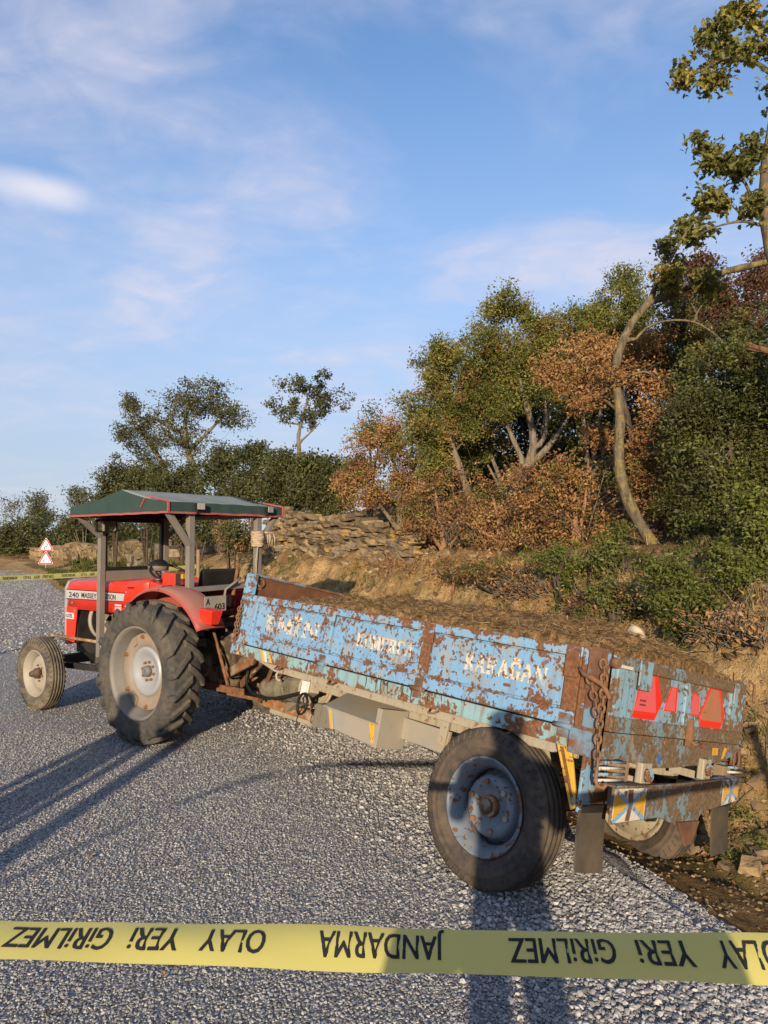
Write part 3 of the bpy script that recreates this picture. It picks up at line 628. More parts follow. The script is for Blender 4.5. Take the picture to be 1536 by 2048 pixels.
b_ = MB().box(-.47, -.465, .27, .50, 1.105, 1.235).build('number_plate', plain('dirty_plate', (.30, .28, .24), .6, 0, .35, 14, .6, (.25, .19, .12)), trac, .002)
pf = lambda y, z: frame((-.4715, y, z), (0, -1, 0), (0, 0, 1))
mb = MB(); text_mb(mb, 'A', .075, pf(.485, 1.165), bold=.012, width=.04); mb.build('lettering', M_INK, b_); mb = MB(); text_mb(mb, '603', .075, pf(.395, 1.118), bold=.012, width=.105); mb.build('lettering', M_INK, b_)
MB().box(-.464, -.42, .36, .40, .98, 1.2).build('plate_carrier', M_BLACK, trac)
# seat, wheel, levers, beacon-shaped air cleaner
mb = MB().hexa([(.02, -.23, .98), (.40, -.22, .98), (.40, .22, .98), (.02, .23, .98)], [(.02, -.23, 1.07), (.40, -.22, 1.05), (.40, .22, 1.05), (.02, .23, 1.07)]); mb.build('seat_cushion', M_BLACKR, trac, .03)
mb = MB().hexa([(-.02, -.22, 1.06), (.06, -.22, 1.06), (.06, .22, 1.06), (-.02, .22, 1.06)], [(-.07, -.24, 1.445), (-.02, -.24, 1.445), (-.02, .21, 1.445), (-.07, .21, 1.445)]); mb.build('seat_back', M_BLACKR, trac, .025)
MB().box(.0, .3, -.12, .12, .82, .98).build('seat_base', M_BLACK, trac, .01)
ring = [(.70 + .20 * cos(a_) * .88, .20 * sin(a_), 1.375 + .20 * cos(a_) * .47) for a_ in np.linspace(0, 2 * pi, 40)[:-1]]
sw = MB().tube(ring, .0125, 10, True).build('steering_wheel', M_BLACKR, trac)
for k in range(3):
    a_ = k * 2 * pi / 3 + .4; MB().cyl((.715, 0, 1.345), (.70 + .20 * cos(a_) * .88, .20 * sin(a_), 1.375 + .20 * cos(a_) * .47), .008, None, 8).build('spoke', M_STEEL, sw)
MB().cyl((.74, 0, 1.0), (.71, 0, 1.36), .022, None, 12).build('steering_column', M_BLACK, trac)
mb = MB().lathez([(.03, -.12), (.03, .0), (.098, .005), (.102, .05)], (.86, .03, 1.405), 28); pc_ = mb.build('air_precleaner', M_STEEL, trac)
MB().lathez([(.108, .05), (.106, .058), (.088, .088), (.055, .108), (.02, .115), (.001, .115)], (.86, .03, 1.405), 28).build('precleaner_dome', M_BLACKR, pc_)
MB().cyl((.86, .03, 1.2), (.86, .03, 1.4), .03, None, 14).build('intake_pipe', M_BLACK, trac)
MB().beam((-.12, -.10, 1.2), (-.17, -.12, 1.50), .03, .018, (0, 1, 0)).build('lever', M_RUST, trac, .003)
MB().tube([(-.14, .05, 1.05), (-.16, .02, 1.26), (-.20, -.05, 1.32), (-.2, -.12, 1.36)], .012, 8).build('lift_handle', M_STEEL, trac)
# roof frame
PF, PB = (1.325, .372), (-.125, .392)
for s_ in (-1, 1):
    MB().beam((PF[0], s_ * PF[1], .56), (PF[0], s_ * PF[1], 1.94), .062, .055, (1, 0, 0)).build('front_post', M_STEEL, trac, .005)
    MB().beam((PB[0], s_ * PB[1], 1.20), (PB[0], s_ * PB[1], 1.94), .062, .055, (1, 0, 0)).build('rear_post', M_STEEL, trac, .005)
    MB().beam((PF[0], s_ * (PF[1] + .01), 1.74), (PF[0], s_ * .625, 1.945), .04, .055, (1, 0, 0)).build('brace', M_STEEL, trac, .004)
    MB().beam((PB[0], s_ * (PB[1] + .01), 1.66), (PB[0], s_ * .625, 1.945), .04, .06, (1, 0, 0)).build('brace', M_STEEL, trac, .004)
    MB().beam((PF[0], s_ * .60, 1.955), (PB[0], s_ * .60, 1.955), .03, .03).build('roof_rail', M_STEEL, trac)
MB().beam((PB[0], -PB[1] + .03, 1.285), (PB[0], PB[1] - .03, 1.272), .045, .055, (1, 0, 0)).build('cross_bar', M_STEEL, trac, .004)
MB().box(PF[0] - .02, PF[0] + .02, -.34, .34, 1.298, 1.40).build('windscreen_sill', M_STEEL, trac, .004)
def rrect(y0, y1, z0, z1, r, n=5):
    P_ = []
    for cy_, cz_, a0 in ((y1 - r, z1 - r, 0), (y0 + r, z1 - r, 90), (y0 + r, z0 + r, 180), (y1 - r, z0 + r, 270)):
        for k in range(n + 1): a_ = rad(a0 + 90 * k / n); P_.append((cy_ + r * cos(a_), cz_ + r * sin(a_)))
    return P_
def rframe(outer, inner, plane, a0, a1):
    n_ = len(outer); mk = {'yz': lambda p, a: (a, p[0], p[1]), 'xz': lambda p, a: (p[0], a, p[1])}[plane]
    v = [mk(p, a) for a in (a0, a1) for ring in (outer, inner) for p in ring]; fs = []
    for i in range(n_):
        j = (i + 1) % n_
        fs += [(i, j, n_ + j, n_ + i), (2 * n_ + i, 3 * n_ + i, 3 * n_ + j, 2 * n_ + j), (i, 2 * n_ + i, 2 * n_ + j, j), (n_ + i, n_ + j, 3 * n_ + j, 3 * n_ + i)]
    return MB().add(v, fs)
wf = rframe(rrect(-.342, .342, 1.402, 1.935, .02), rrect(-.310, .318, 1.440, 1.895, .035), 'yz', PF[0] - .018, PF[0] + .018).build('windscreen_frame', M_BLACKR, trac)
MB().box(PF[0] - .002, PF[0] + .002, -.315, .320, 1.435, 1.90).build('windscreen', M_GLASS, wf)
mr = rframe(rrect(.275, .505, 1.785, 1.915, .02), rrect(.290, .490, 1.800, 1.900, .016), 'yz', 1.20, 1.225).build('mirror', M_BLACKR, trac)
MB().box(1.206, 1.212, .280, .50, 1.79, 1.91).build('mirror_glass', M_MIRR, mr)
MB().box(1.212, 1.222, .285, .495, 1.795, 1.905).build('mirror_back', M_BLACKR, mr)
MB().cyl((1.215, .40, 1.90), (PF[0], .375, 1.92), .008, None, 8).build('mirror_arm', M_BLACK, mr)
# canvas roof: gable with the ridge across the tractor, hanging skirt with red binding
X0, X1, XR, YR = -.185, 1.40, .52, .665; ZE, ZF, ZP = 1.945, 2.035, 2.165
rn = random.Random(4); mb = MB(); NY, NX = 16, 18
grid = []
for j in range(NY + 1):
    y = -YR + 2 * YR * j / NY; row = []
    for i in range(NX + 1):
        x = X0 + (X1 - X0) * i / NX; k = (x - X0) / (XR - X0) if x < XR else (X1 - x) / (X1 - XR)
        z = ZF + (ZP - ZF) * k - .012 * sin(pi * k) - .010 * sin(pi * (y / YR * 1.5)) ** 2 * (1 - abs(2 * k - 1)) + rn.uniform(-.002, .002)
        row.append((x, y, z))
    grid.append(row)
fl = [p for r_ in grid for p in r_]; wN = NX + 1
mb.add(fl, [(j * wN + i, j * wN + i + 1, (j + 1) * wN + i + 1, (j + 1) * wN + i) for j in range(NY) for i in range(NX)], True)
per = [grid[0][i] for i in range(NX + 1)] + [grid[j][NX] for j in range(1, NY + 1)] + [grid[NY][i] for i in range(NX - 1, -1, -1)] + [grid[j][0] for j in range(NY - 1, 0, -1)]
low = [(p[0] + rn.uniform(-.004, .004), p[1] + rn.uniform(-.004, .004), ZE + rn.uniform(-.003, .003)) for p in per]
n_ = len(per); mb.add(per + low, [(i, (i + 1) % n_, n_ + (i + 1) % n_, n_ + i) for i in range(n_)], False)
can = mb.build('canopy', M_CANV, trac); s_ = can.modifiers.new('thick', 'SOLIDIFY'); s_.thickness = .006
hem = []
for k in range(n_):
    p, q_ = Vector(low[k]), Vector(low[(k + 1) % n_]); hem.append(p)
mb = MB()
for k in range(n_):
    p, q_ = Vector(low[k]), Vector(low[(k + 1) % n_]); mb.beam(p + Vector((0, 0, -.002)), q_ + Vector((0, 0, -.002)), .012, .017)
mb.build('red_binding', M_TRIM, can)
TIES = [((X0 - .004, YR, ZF + .002), (X0 - .004, YR, ZE), .016, .016), ((X0, YR + .002, ZF + .004), (.12, YR + .002, ZF + .059), .014, .012), ((X0 - .004, -YR, ZF + .002), (X0 - .004, -YR, ZE), .016, .016), ((.14, YR + .008, ZF + .04), (.20, YR + .010, ZF - .04), .012, .008), ((X0, -YR - .002, ZF + .004), (.10, -YR - .002, ZF + .05), .014, .012)]
for a_ in TIES: MB().beam(*a_).build('red_tie', M_TRIM, can)
for y_, rz in ((.375, 0), (-.44, .2)):
    L_ = empty('work_lamp', None, None); L_.parent = trac
    L_.location = (X0 - .045, y_, 2.0); L_.rotation_euler = (0, 0, rz)
    MB().hexa([(-.02, -.046, -.032), (.03, -.03, -.022), (.03, .03, -.022), (-.02, .046, -.032)], [(-.02, -.046, .036), (.03, -.03, .026), (.03, .03, .026), (-.02, .046, .036)]).build('lamp_housing', M_BLACKR, L_, .008)
    MB().box(-.026, -.020, -.040, .040, -.027, .030).build('lamp_lens', M_LENS, L_, .003)
    MB().beam((.01, 0, -.03), (.04, 0, -.06), .012, .012).build('lamp_foot', M_BLACK, L_)
# drawbar, linkage and rear housing
mb = MB(); mb.box(-.62, -.1, -.045, .045, .315, .345); mb.box(-.62, -.56, -.045, .045, .375, .40); mb.cyl((-.585, 0, .29), (-.585, 0, .46), .014, None, 10); mb.build('drawbar', M_RUST, trac, .004)
for s_ in (-1, 1):
    MB().beam((-.1, s_ * .22, .42), (-.78, s_ * .34, .46), .022, .06).build('lower_link', M_RUST, trac, .006)
    MB().cyl((-.2, s_ * .2, .95), (-.55, s_ * .31, .48), .014, None, 10).build('lift_rod', M_RUST, trac)
MB().beam((-.3, 0, .82), (-.62, 0, .72), .04, .05).build('top_link_bracket', M_BLACK, trac, .006)
mb = MB(); mb.box(-.42, -.28, -.14, .14, .5, .9); mb.cyl((-.42, 0, .56), (-.50, 0, .56), .05, None, 16); mb.build('rear_housing', M_ENG, trac, .02)
mb = MB(); mb.box(-.34, .36, -.36, .36, .93, .955); mb.build('platform', M_BLACK, trac, .004)
# rope wound on the rear right post
rope = empty('tied_rope', 'frayed pale rope knotted round the tractor\'s rear roof post', 'rope', TM @ Matrix.Translation((PB[0], -PB[1], 1.72)))
rr_ = random.Random(8); P_ = []
for k in range(120):
    a_ = k * .42; P_.append(((.048 + rr_.uniform(-.006, .012)) * cos(a_), (.048 + rr_.uniform(-.006, .012)) * sin(a_), .07 - .0012 * k + rr_.uniform(-.006, .006)))
MB().tube(P_, .013, 6).build('rope_coil', M_ROPE, rope)
for k in range(10):
    x = rr_.uniform(-.05, .0); y = -.05 - rr_.uniform(.02, .12)
    MB().tube([(x, -.05, .06), (x - .01, y, .065), (x - .015, y - .02, .02), (x - .02 + rr_.uniform(-.02, .02), y - .02 + rr_.uniform(-.03, .03), -.04 - rr_.uniform(0, .05))], [.010, .011, .009, .003], 5).build('rope_end', M_ROPE, rope)
for k in range(3): MB().tube([(-.04, .03, -.06), (-.045, .045 + .008 * k, -.2), (-.04, .05, -.32), (-.045, .045, -.42 - .03 * k)], .004, 5).build('string', M_ROPE, rope)
# ------------------------------------------------------------------ trailer (x forward, y left, z up, origin at the axle)
_B = Matrix(((-.67585, -.71367, .18412, 1.07836), (.73639, -.66430, .12816, 4.15503), (.03085, .22221, .97451, .19579), (0, 0, 0, 1)))
trl = empty('farm_trailer', 'rusty blue single-axle farm trailer leaning into the roadside ditch', 'trailer', _B)
BLUE, BLUE2 = (.14, .29, .46), (.20, .38, .56)
SEAM = [(0, 1.475, .07, .05), (0, .58, .08, .065), (0, -.39, .10, .07), (2, .552, .035, .06), (2, .795, .03, .05), (2, .85, .03, .10), (2, .475, .03, .05)]
M_BLUE = chip('blue_paint_chipped', BLUE2, BLUE, .428, .385, .7, dirt=.7, seams=SEAM, scale=1.35)
M_BLUER = chip('blue_paint_rusted', (.20, .40, .58), (.15, .31, .45), .50, .39, .8, dirt=.8, seams=SEAM)
M_TEAL = chip('faded_teal_paint', (.24, .39, .42), (.19, .33, .36), .44, .37, 1.2, dirt=.8, seams=[(2, .39, .04, .07), (0, .58, .15, .08), (0, -.2, .25, .05)], bare=(.26, .24, .14))
M_TAILB = chip('tailgate_paint', (.21, .37, .47), (.16, .29, .37), .485, .37, 1.1, dirt=.7, rust=((.09, .055, .03), (.21, .125, .065)), bare=(.25, .19, .12))
M_TAILW = chip('weathered_tail_boards', (.17, .27, .33), (.12, .18, .20), .525, .39, 1.3, dirt=1.0, rust=((.075, .05, .03), (.19, .125, .07)), bare=(.24, .18, .11))
M_RUSTB = rusty('rusted_through_plate', (.085, .042, .026), (.19, .095, .05), (.14, .22, .29), .7)
M_RUSTH = rusty('rusted_headboard', (.075, .032, .017), (.155, .068, .032), None, .5)
M_CREAMT = chip('cream_chassis_paint', (.36, .325, .25), (.30, .265, .195), .39, .33, .9, dirt=.7, bare=(.33, .26, .16), rust=((.14, .08, .04), (.28, .18, .1)))
M_GREYB = plain('grey_toolbox_paint', (.30, .285, .245), .6, 0, .25, 7, .55, (.36, .28, .18), .001)
M_YEL = chip('yellow_paint', (.62, .36, .03), (.5, .28, .03), .40, .33, .4)
M_WHT = chip('cream_lettering', (.62, .55, .41), (.52, .47, .38), .445, .415, .5, dirt=.9, bare=(.20, .34, .48), scale=1.35)
M_WHTP = chip('white_paint_chipped', (.62, .58, .50), (.5, .46, .38), .40, .33, .5)
M_ORNG = chip('orange_shade', (.45, .29, .10), (.42, .28, .1), .44, .39, .3, scale=1.35)
M_REFL = plain('red_reflector', (.75, .025, .015), .35, 0, .1, 20, .06, (.4, .1, .08))
M_REFP = plain('pink_reflector', (.62, .10, .11), .4, 0, .12, 20, .12, (.4, .2, .15))
M_REFD = plain('dulled_reflector', (.42, .17, .09), .5, 0, .35, 12, .6, (.30, .17, .10))
M_WOOD = plain('old_wood', (.30, .21, .12), .85, 0, .4, 20, .4, (.18, .12, .07), .002)
M_CHAIN = rusty('rusty_chain', (.10, .05, .028), (.24, .13, .065))
M_FLAP = plain('rubber_flap', (.045, .042, .038), .8, 0, .4, 10, .6, (.15, .11, .07), .002)
XF, XB, YW = 2.598, -.556, .812
Z0, Z1, ZT = .385, .472, .850
MB().box(XB + .03, XF - .03, -YW + .03, YW - .03, .44, .465).build('bed_floor', M_RUST, trl)
for s_ in (-1, 1):
    a_, b_ = sorted((s_ * (YW - .035), s_ * YW))
    mb = MB(); mb.box(XB + .02, XF - .01, s_ * (YW - .006), s_ * YW, Z0, Z1 - .004); mb.box(XB + .02, XF - .01, s_ * (YW - .06), s_ * (YW - .006), Z0, Z0 + .006); mb.box(XB + .02, XF - .01, s_ * (YW - .06), s_ * (YW - .006), Z1 - .010, Z1 - .004)
    rail = mb.build('side_rail', M_TEAL, trl, .003)
    if s_ > 0:
        for x, w_ in ((2.555, .035), (2.20, .03), (2.105, .03)): MB().prism([(x, Z1 - .012), (x - w_, Z1 - .012), (x - w_ - .05, Z0 + .006), (x - .05, Z0 + .006)], 'xz', YW + .0005, YW + .002).build('yellow_stripe', M_YEL, rail)
        MB().prism([(2.165, Z1 - .012), (2.13, Z1 - .012), (2.085, Z0 + .006), (2.12, Z0 + .006)], 'xz', YW + .0005, YW + .002).build('white_stripe', M_WHTP, rail)
        rs_ = random.Random(2)
        for x in (1.62, 1.56, 1.02, .93, .89, .86, .83, .70, .63, .50, .40):   # oily drips
            l_ = rs_.uniform(.03, .08); MB().tube([(x, YW + .0012, Z1 - .006), (x - .004, YW + .0015, Z1 - .006 - l_ * .5), (x + rs_.uniform(-.012, .002), YW + .0012, Z1 - .006 - l_)], [.003, .0035, .001], 5).build('oil_drip', M_BLACK, rail)
        for x in (1.95, 1.35, .45, -.05):
            MB().tube([(x + .03, YW - .02, Z0 - .004), (x + .015, YW + .012, Z0 - .022), (x - .015, YW + .012, Z0 - .022), (x - .03, YW - .02, Z0 - .004)], .006, 6).build('tie_hook', M_RUST, rail)
    # drop side: stiles and rails around three pressed panels
    X_A, X_B = 2.50, -.425
    sb = MB().box(X_B, X_A, s_ * (YW - .040), s_ * (YW - .024), Z1 + .004, ZT - .012).build('side_board', M_BLUE if s_ > 0 else M_BLUER, trl)
    y0, y1 = s_ * (YW - .024), s_ * (YW + .002)
    MB().box(X_B, X_A, y0, y1, .800, ZT).build('top_rail', M_BLUER if s_ < 0 else M_BLUE, sb, .005)
    MB().box(X_B, X_A, y0, y1, Z1 + .004, .545).build('bottom_rail', M_BLUE, sb, .005)
    for x0, x1 in ((2.37, 2.50), (1.44, 1.505), (.545, .615), (-.425, -.345)):
        MB().box(x0, x1, y0, s_ * (YW + .001), .545, .800).build('stile', M_BLUE if x0 > .6 else M_BLUER, sb, .004)
    for x0, x1 in ((1.505, 2.37), (.615, 1.44), (-.345, .545)):
        MB().box(x0 + .012, x1 - .012, s_ * (YW - .024), s_ * (YW - .015), .556, .790).build('panel', M_BLUE, sb, .006)
    for x in (1.475, .58): MB().box(x - .055, x + .055, s_ * (YW + .002), s_ * (YW + .012), .735, .845).build('hinge_plate', M_BLUER, sb, .003)
    for x in (1.475, .58, -.38): 
        mb = MB(); mb.cyl((x - .05, s_ * (YW + .012), Z1 + .002), (x + .05, s_ * (YW + .012), Z1 + .002), .013, None, 10); mb.box(x - .03, x + .03, s_ * YW, s_ * (YW + .008), Z1 - .05, Z1 + .06); mb.build('hinge', M_RUSTB, sb)
    if s_ > 0:
        side = sb
        for x0, x1, m_ in ((1.44, .62, M_RUSTB), (.545, .18, M_BLUER), (.20, .02, M_RUSTB)):   # worn top edge
            MB().box(x1, x0, YW - .03, YW + .004, ZT - .002, ZT + .004).build('worn_edge', m_, sb)
        MB().box(-.42, -.345, YW + .0015, YW + .014, .70, .838).build('latch_plate', M_BLUER, sb, .004)
# lettering: slab serif capitals painted on the side
def letter(ch, h):
    st_ = .24 * h; S = []
    bar = lambda x0, x1, z0, z1: S.append([(x0, z0), (x1, z0), (x1, z1), (x0, z1)])
    dg = lambda x0, x1, w_: S.append([(x0, 0), (x0 + w_, 0), (x1 + w_, h), (x1, h)])
    sf = lambda x: (bar(x - .06 * h, x + st_ + .06 * h, 0, .09 * h), bar(x - .06 * h, x + st_ + .06 * h, h * .91, h))
    W = .62 * h
    if ch == 'E': bar(0, st_, 0, h); sf(0); bar(st_, W, 0, .12 * h); bar(st_, W * .85, .45 * h, .56 * h); bar(st_, W, .88 * h, h); bar(W - .08 * h, W, 0, .25 * h); bar(W - .08 * h, W, .75 * h, h)
    elif ch == 'M': W = .95 * h; bar(.03 * h, .15 * h, 0, h); bar(W - st_, W, 0, h); S.append([(.0, h), (.24 * h, h), (.55 * h, .12 * h), (.40 * h, .12 * h)]); S.append([(W - st_, h), (W - .1 * h, h), (.55 * h, .12 * h), (.42 * h, .12 * h)]); bar(-.04 * h, .24 * h, 0, .09 * h); sf(W - st_)
    elif ch in 'Iİ': W = st_ + .02; bar(0, st_, 0, h); sf(0)
    elif ch == 'N': W = .85 * h; bar(.02 * h, .13 * h, 0, h); bar(W - .13 * h, W - .02 * h, 0, h); S.append([(0, h), (.26 * h, h), (W - .02 * h, 0), (W - .26 * h, 0)]); bar(-.05 * h, .22 * h, 0, .09 * h); bar(W - .24 * h, W + .05 * h, .91 * h, h)
    elif ch in 'KR':
        W = .78 * h; bar(.04 * h, .04 * h + st_, 0, h); sf(.04 * h)
        if ch == 'K': S.append([(.28 * h, .40 * h), (.40 * h, .40 * h), (W, h), (W - .18 * h, h)]); S.append([(.36 * h, .55 * h), (.52 * h, .62 * h), (W + .06 * h, 0), (W - .2 * h, 0)])
        else: bar(.2 * h, .55 * h, .89 * h, h); bar(.5 * h, .72 * h, .56 * h, .95 * h); bar(.2 * h, .55 * h, .47 * h, .58 * h); S.append([(.36 * h, .5 * h), (.56 * h, .5 * h), (W + .04 * h, 0), (W - .22 * h, 0)])
    elif ch == 'A': W = .88 * h; S.append([(.02 * h, 0), (.14 * h, 0), (.46 * h, h), (.36 * h, h)]); S.append([(W - .26 * h, 0), (W - .02 * h, 0), (.56 * h, h), (.34 * h, h)]); bar(.2 * h, W - .2 * h, .28 * h, .38 * h); bar(-.03 * h, .2 * h, 0, .08 * h); bar(W - .32 * h, W + .03 * h, 0, .08 * h)
    elif ch in 'OCUĞG':
        W = .74 * h; bar(0, st_, .10 * h, .90 * h)
        if ch != 'U': bar(.1 * h, W - .1 * h, .88 * h, h)
        else: bar(-.06 * h, st_ + .06 * h, .91 * h, h); bar(W - st_ - .04 * h, W + .06 * h, .91 * h, h)
        bar(.1 * h, W - .1 * h, 0, .12 * h)
        if ch in 'OU': bar(W - st_ * .8, W, .10 * h, .92 * h)
        else:
            bar(W - .12 * h, W, .68 * h, .92 * h); bar(W - .12 * h, W, .08 * h, .28 * h)
            if ch in 'ĞG': bar(W - .22 * h, W, .1 * h, .45 * h); bar(W - .32 * h, W + .04 * h, .40 * h, .48 * h)
    if ch in 'İ': S.append([(-.10 * h, 1.08 * h), (st_ + .12 * h, 1.08 * h), (st_ + .12 * h, 1.24 * h), (-.10 * h, 1.24 * h)])
    if ch in 'Ğ': S.append([(.08 * h, 1.08 * h), (.66 * h, 1.08 * h), (.66 * h, 1.2 * h), (.08 * h, 1.2 * h)])
    return S, W
def word(txt, x0, x1, z0, h, y, parent):
    L_ = [letter(c, h) for c in txt]; tot = sum(w_ for _, w_ in L_) + .14 * h * (len(txt) - 1); k = (x0 - x1) / tot; x = 0
    for S, w_ in L_:
        for dxs, dzs, yy, m_, nm in ((.003, .006, .0006, M_ORNG, 'letter_shadow'), (0, 0, .0016, M_WHT, 'letter')):
            mb = MB()
            for j, pl in enumerate(S): mb.prism([(x0 - (x + u) * k + dxs, z0 + v + dzs) for u, v in pl], 'xz', y, y + yy + j * .00003)
            mb.build(nm, m_, parent)
        x += w_ + .14 * h
word('EMİN', 2.215, 1.60, .615, .105, YW - .015, side)
word('KOMURCA', 1.19, .68, .635, .080, YW - .015, side)
word('KARAĞAN', .285, -.235, .632, .088, YW - .015, side)
# corner posts, headboard, tail
for s_ in (-1, 1):
    mb = MB(); mb.box(2.505, XF, s_ * (YW - .05), s_ * (YW + .006), Z0, 1.012); fp = mb.build('front_post', M_BLUE if s_ > 0 else M_BLUER, trl, .006)
    mb = MB(); mb.box(XB + .002, -.43, s_ * (YW - .04), s_ * (YW + .004), Z0 - .01, ZT + .004); rp = mb.build('rear_post', M_BLUER, trl, .006)
    mb = MB(); mb.box(XB - .004, -.475, s_ * (YW + .004), s_ * (YW + .012), .49, ZT + .006); mb.box(XB - .01, -.42, s_ * (YW + .003), s_ * (YW + .016), Z0 - .02, .478); mb.build('corner_plate', M_RUSTB, rp, .004)
hb = MB().box(2.545, 2.575, -YW + .05, YW - .05, Z1, 1.008).build('headboard', M_RUSTH, trl, .004)
MB().box(2.53, 2.59, -YW + .05, YW - .05, 1.0, 1.018).build('headboard_rim', M_RUSTB, hb, .004)
MB().tube([(2.535 + .008 * sin(a_), .715 + .030 * cos(a_), .955 + .030 * sin(a_)) for a_ in np.linspace(0, 2 * pi, 22)[:-1]], .009, 8, True).build('lashing_ring', M_CHAIN, hb)
MB().beam((2.54, .715, .93), (2.54, .715, .90), .04, .012, (1, 0, 0)).build('ring_staple', M_RUST, hb)
tg = MB().box(XB - .012, XB + .004, -.765, .755, .492, .836).build('tailgate', M_TAILB, trl)
tx0, tx1 = XB - .030, XB - .012
for y0, y1, z0, z1, m_, nm in ((-.765, .755, .782, .842, M_TAILW, 'top_rail'), (-.765, .755, .492, .560, M_TAILW, 'bottom_rail'), (.600, .755, .560, .782, M_TAILB, 'stile'), (-.045, .030, .560, .782, M_TAILB, 'stile'), (-.765, -.555, .560, .782, M_TAILB, 'stile')):
    MB().box(tx0, tx1, y0, y1, z0, z1).build(nm, m_, tg, .004)
for y0, y1 in ((.44, .565), (-.66, -.575)): MB().box(tx0 - .010, tx0, y0, y1, .70, .840).build('latch_plate', M_TAILB, tg, .004)
xr_ = XB - .0125
def refl(poly, m_, d=.003, par=None): return MB().prism(poly, 'yz', xr_, xr_ - d).build('reflector', m_, par or tg)
q1 = refl([(.545, .566), (.325, .566), (.262, .655), (.335, .781), (.430, .781), (.430, .70), (.520, .70)], M_REFL)
MB().prism([(.540, .602), (.318, .602), (.345, .690), (.372, .775), (.430, .775), (.430, .70), (.505, .70)], 'yz', xr_ - .003, xr_ - .0042).build('reflector_face', M_REFP, q1)
mb = MB()
for k, zz in enumerate((.648, .628)):
    for j in range(5): mb.box(xr_ - .0042, xr_ - .005, .495 - j * .013, .487 - j * .013, zz, zz + .009)
mb.build('small_print', M_INK, q1)
q2 = refl([(.232, .62), (.095, .62), (.108, .745), (.175, .745)], M_REFL); MB().prism([(.222, .626), (.118, .626), (.128, .74), (.168, .74)], 'yz', xr_ - .003, xr_ - .0042).build('reflector_face', M_REFP, q2)
q3 = refl([(-.062, .617), (-.180, .617), (-.165, .725), (-.090, .740), (-.062, .735)], M_REFL); MB().prism([(-.066, .624), (-.172, .624), (-.155, .72), (-.09, .732)], 'yz', xr_ - .003, xr_ - .0042).build('reflector_face', M_REFP, q3)
q4 = refl([(-.205, .566), (-.475, .566), (-.520, .64), (-.43, .781), (-.285, .781), (-.205, .65)], M_REFL); MB().prism([(-.208, .602), (-.480, .602), (-.45, .70), (-.40, .775), (-.305, .775), (-.215, .65)], 'yz', xr_ - .003, xr_ - .0042).build('reflector_face', M_REFD, q4)
MB().beam((XB - .045, -.02, .60), (XB - .045, -.02, .46), .03, .03, (0, 1, 0)).build('tail_latch', M_RUST, tg, .004)
MB().tube([(XB - .05, -.02, .49), (XB - .075, -.03, .475), (XB - .08, -.07, .485)], .008, 6).build('latch_handle', M_RUST, tg)
sk = MB().prism([(.770, .488), (.770, Z0 - .02), (.64, .372), (.30, .335), (.02, .345), (-.50, .378), (-.73, .43), (-.775, .488)], 'yz', XB - .002, XB - .016).build('tail_skirt', M_TAILW, trl, .003)
for y in (.62, .2, -.25, -.6): MB().cyl((XB - .016, y, .465), (XB - .028, y, .465), .012, None, 8).build('bolt', M_BOLT, sk)
MB().prism([(-.40, .42), (-.47, .42), (-.47, .46), (-.40, .46)], 'yz', XB - .016, XB - .018).build('yellow_patch', M_YEL, sk)
MB().prism([(-.52, .385), (-.55, .40), (-.60, .465), (-.56, .465)], 'yz', XB - .016, XB - .018).build('yellow_patch', M_YEL, sk)
MB().prism([(.245, .36), (.215, .36), (.215, .405), (.245, .405)], 'yz', XB - .016, XB - .018).build('blue_patch', plain('bright_blue_paint', (.05, .14, .42), .5), sk)
# chassis
for s_ in (-1, 1):
    MB().box(-.40, 2.05, s_ * .33, s_ * .40, .245, .335).build('chassis_rail', M_CREAMT, trl, .005)
    MB().prism([(2.30, Z0 - .004), (2.05, .335), (-.30, .335), (-.45, Z0 - .004)], 'xz', s_ * (YW - .10), s_ * (YW - .05)).build('subframe', M_CREAMT, trl, .004)
    for x in (1.9, 1.2, .62, .1, -.4): MB().box(x - .03, x + .03, s_ * .36, s_ * (YW - .06), .337, .383).build('outrigger', M_CREAMT, trl, .003)
    MB().beam((2.05, s_ * .365, .28), (2.75, s_ * .03, .02), .07, .13, (0, 0, 1)).build('drawbar_arm', M_CREAMT, trl, .006)
    # leaf springs on the axle
    for k in range(4):
        l_ = .48 - .1 * k; MB().tube([(-l_, s_ * .365, .17 - .012 * k), (-l_ * .5, s_ * .365, .085 - .014 * k + .02), (0, s_ * .365, .065 - .012 * k + .02), (l_ * .5, s_ * .365, .085 - .014 * k + .02), (l_, s_ * .365, .17 - .012 * k)], .02, 4).build('spring_leaf', M_RUST, trl)
    mb = MB(); mb.box(.42, .50, s_ * .33, s_ * .41, .12, .25); mb.box(-.50, -.42, s_ * .33, s_ * .41, .12, .25); mb.build('spring_hanger', M_CREAMT, trl, .004)
for x in (2.0, 1.3, .6, -.1): MB().box(x - .03, x + .03, -.33, .33, .26, .33).build('cross_member', M_CREAMT, trl, .004)
MB().cyl((0, -.74, 0), (0, .74, 0), .04, None, 14).build('axle', M_RUST, trl)
db = MB(); db.beam((2.15, 0, -.005), (3.16, 0, -.02), .13, .085); db.build('drawbar', M_RUST2, trl, .01)
mb = MB(); mb.beam((2.35, 0, -.06), (3.0, 0, -.075), .10, .05); mb.build('drawbar_beam', M_CREAMT, trl, .008)
MB().tube([(3.20 + .055 * cos(a_), .055 * sin(a_), -.02) for a_ in np.linspace(0, 2 * pi, 20)[:-1]], .022, 8, True).build('tow_eye', M_RUST, trl)
for k in range(7): MB().cyl((2.45 + k * .1, .04 - .08 * (k % 2), .035), (2.45 + k * .1, .04 - .08 * (k % 2), .062), .010, None, 6).build('bolt', M_BOLT, trl)
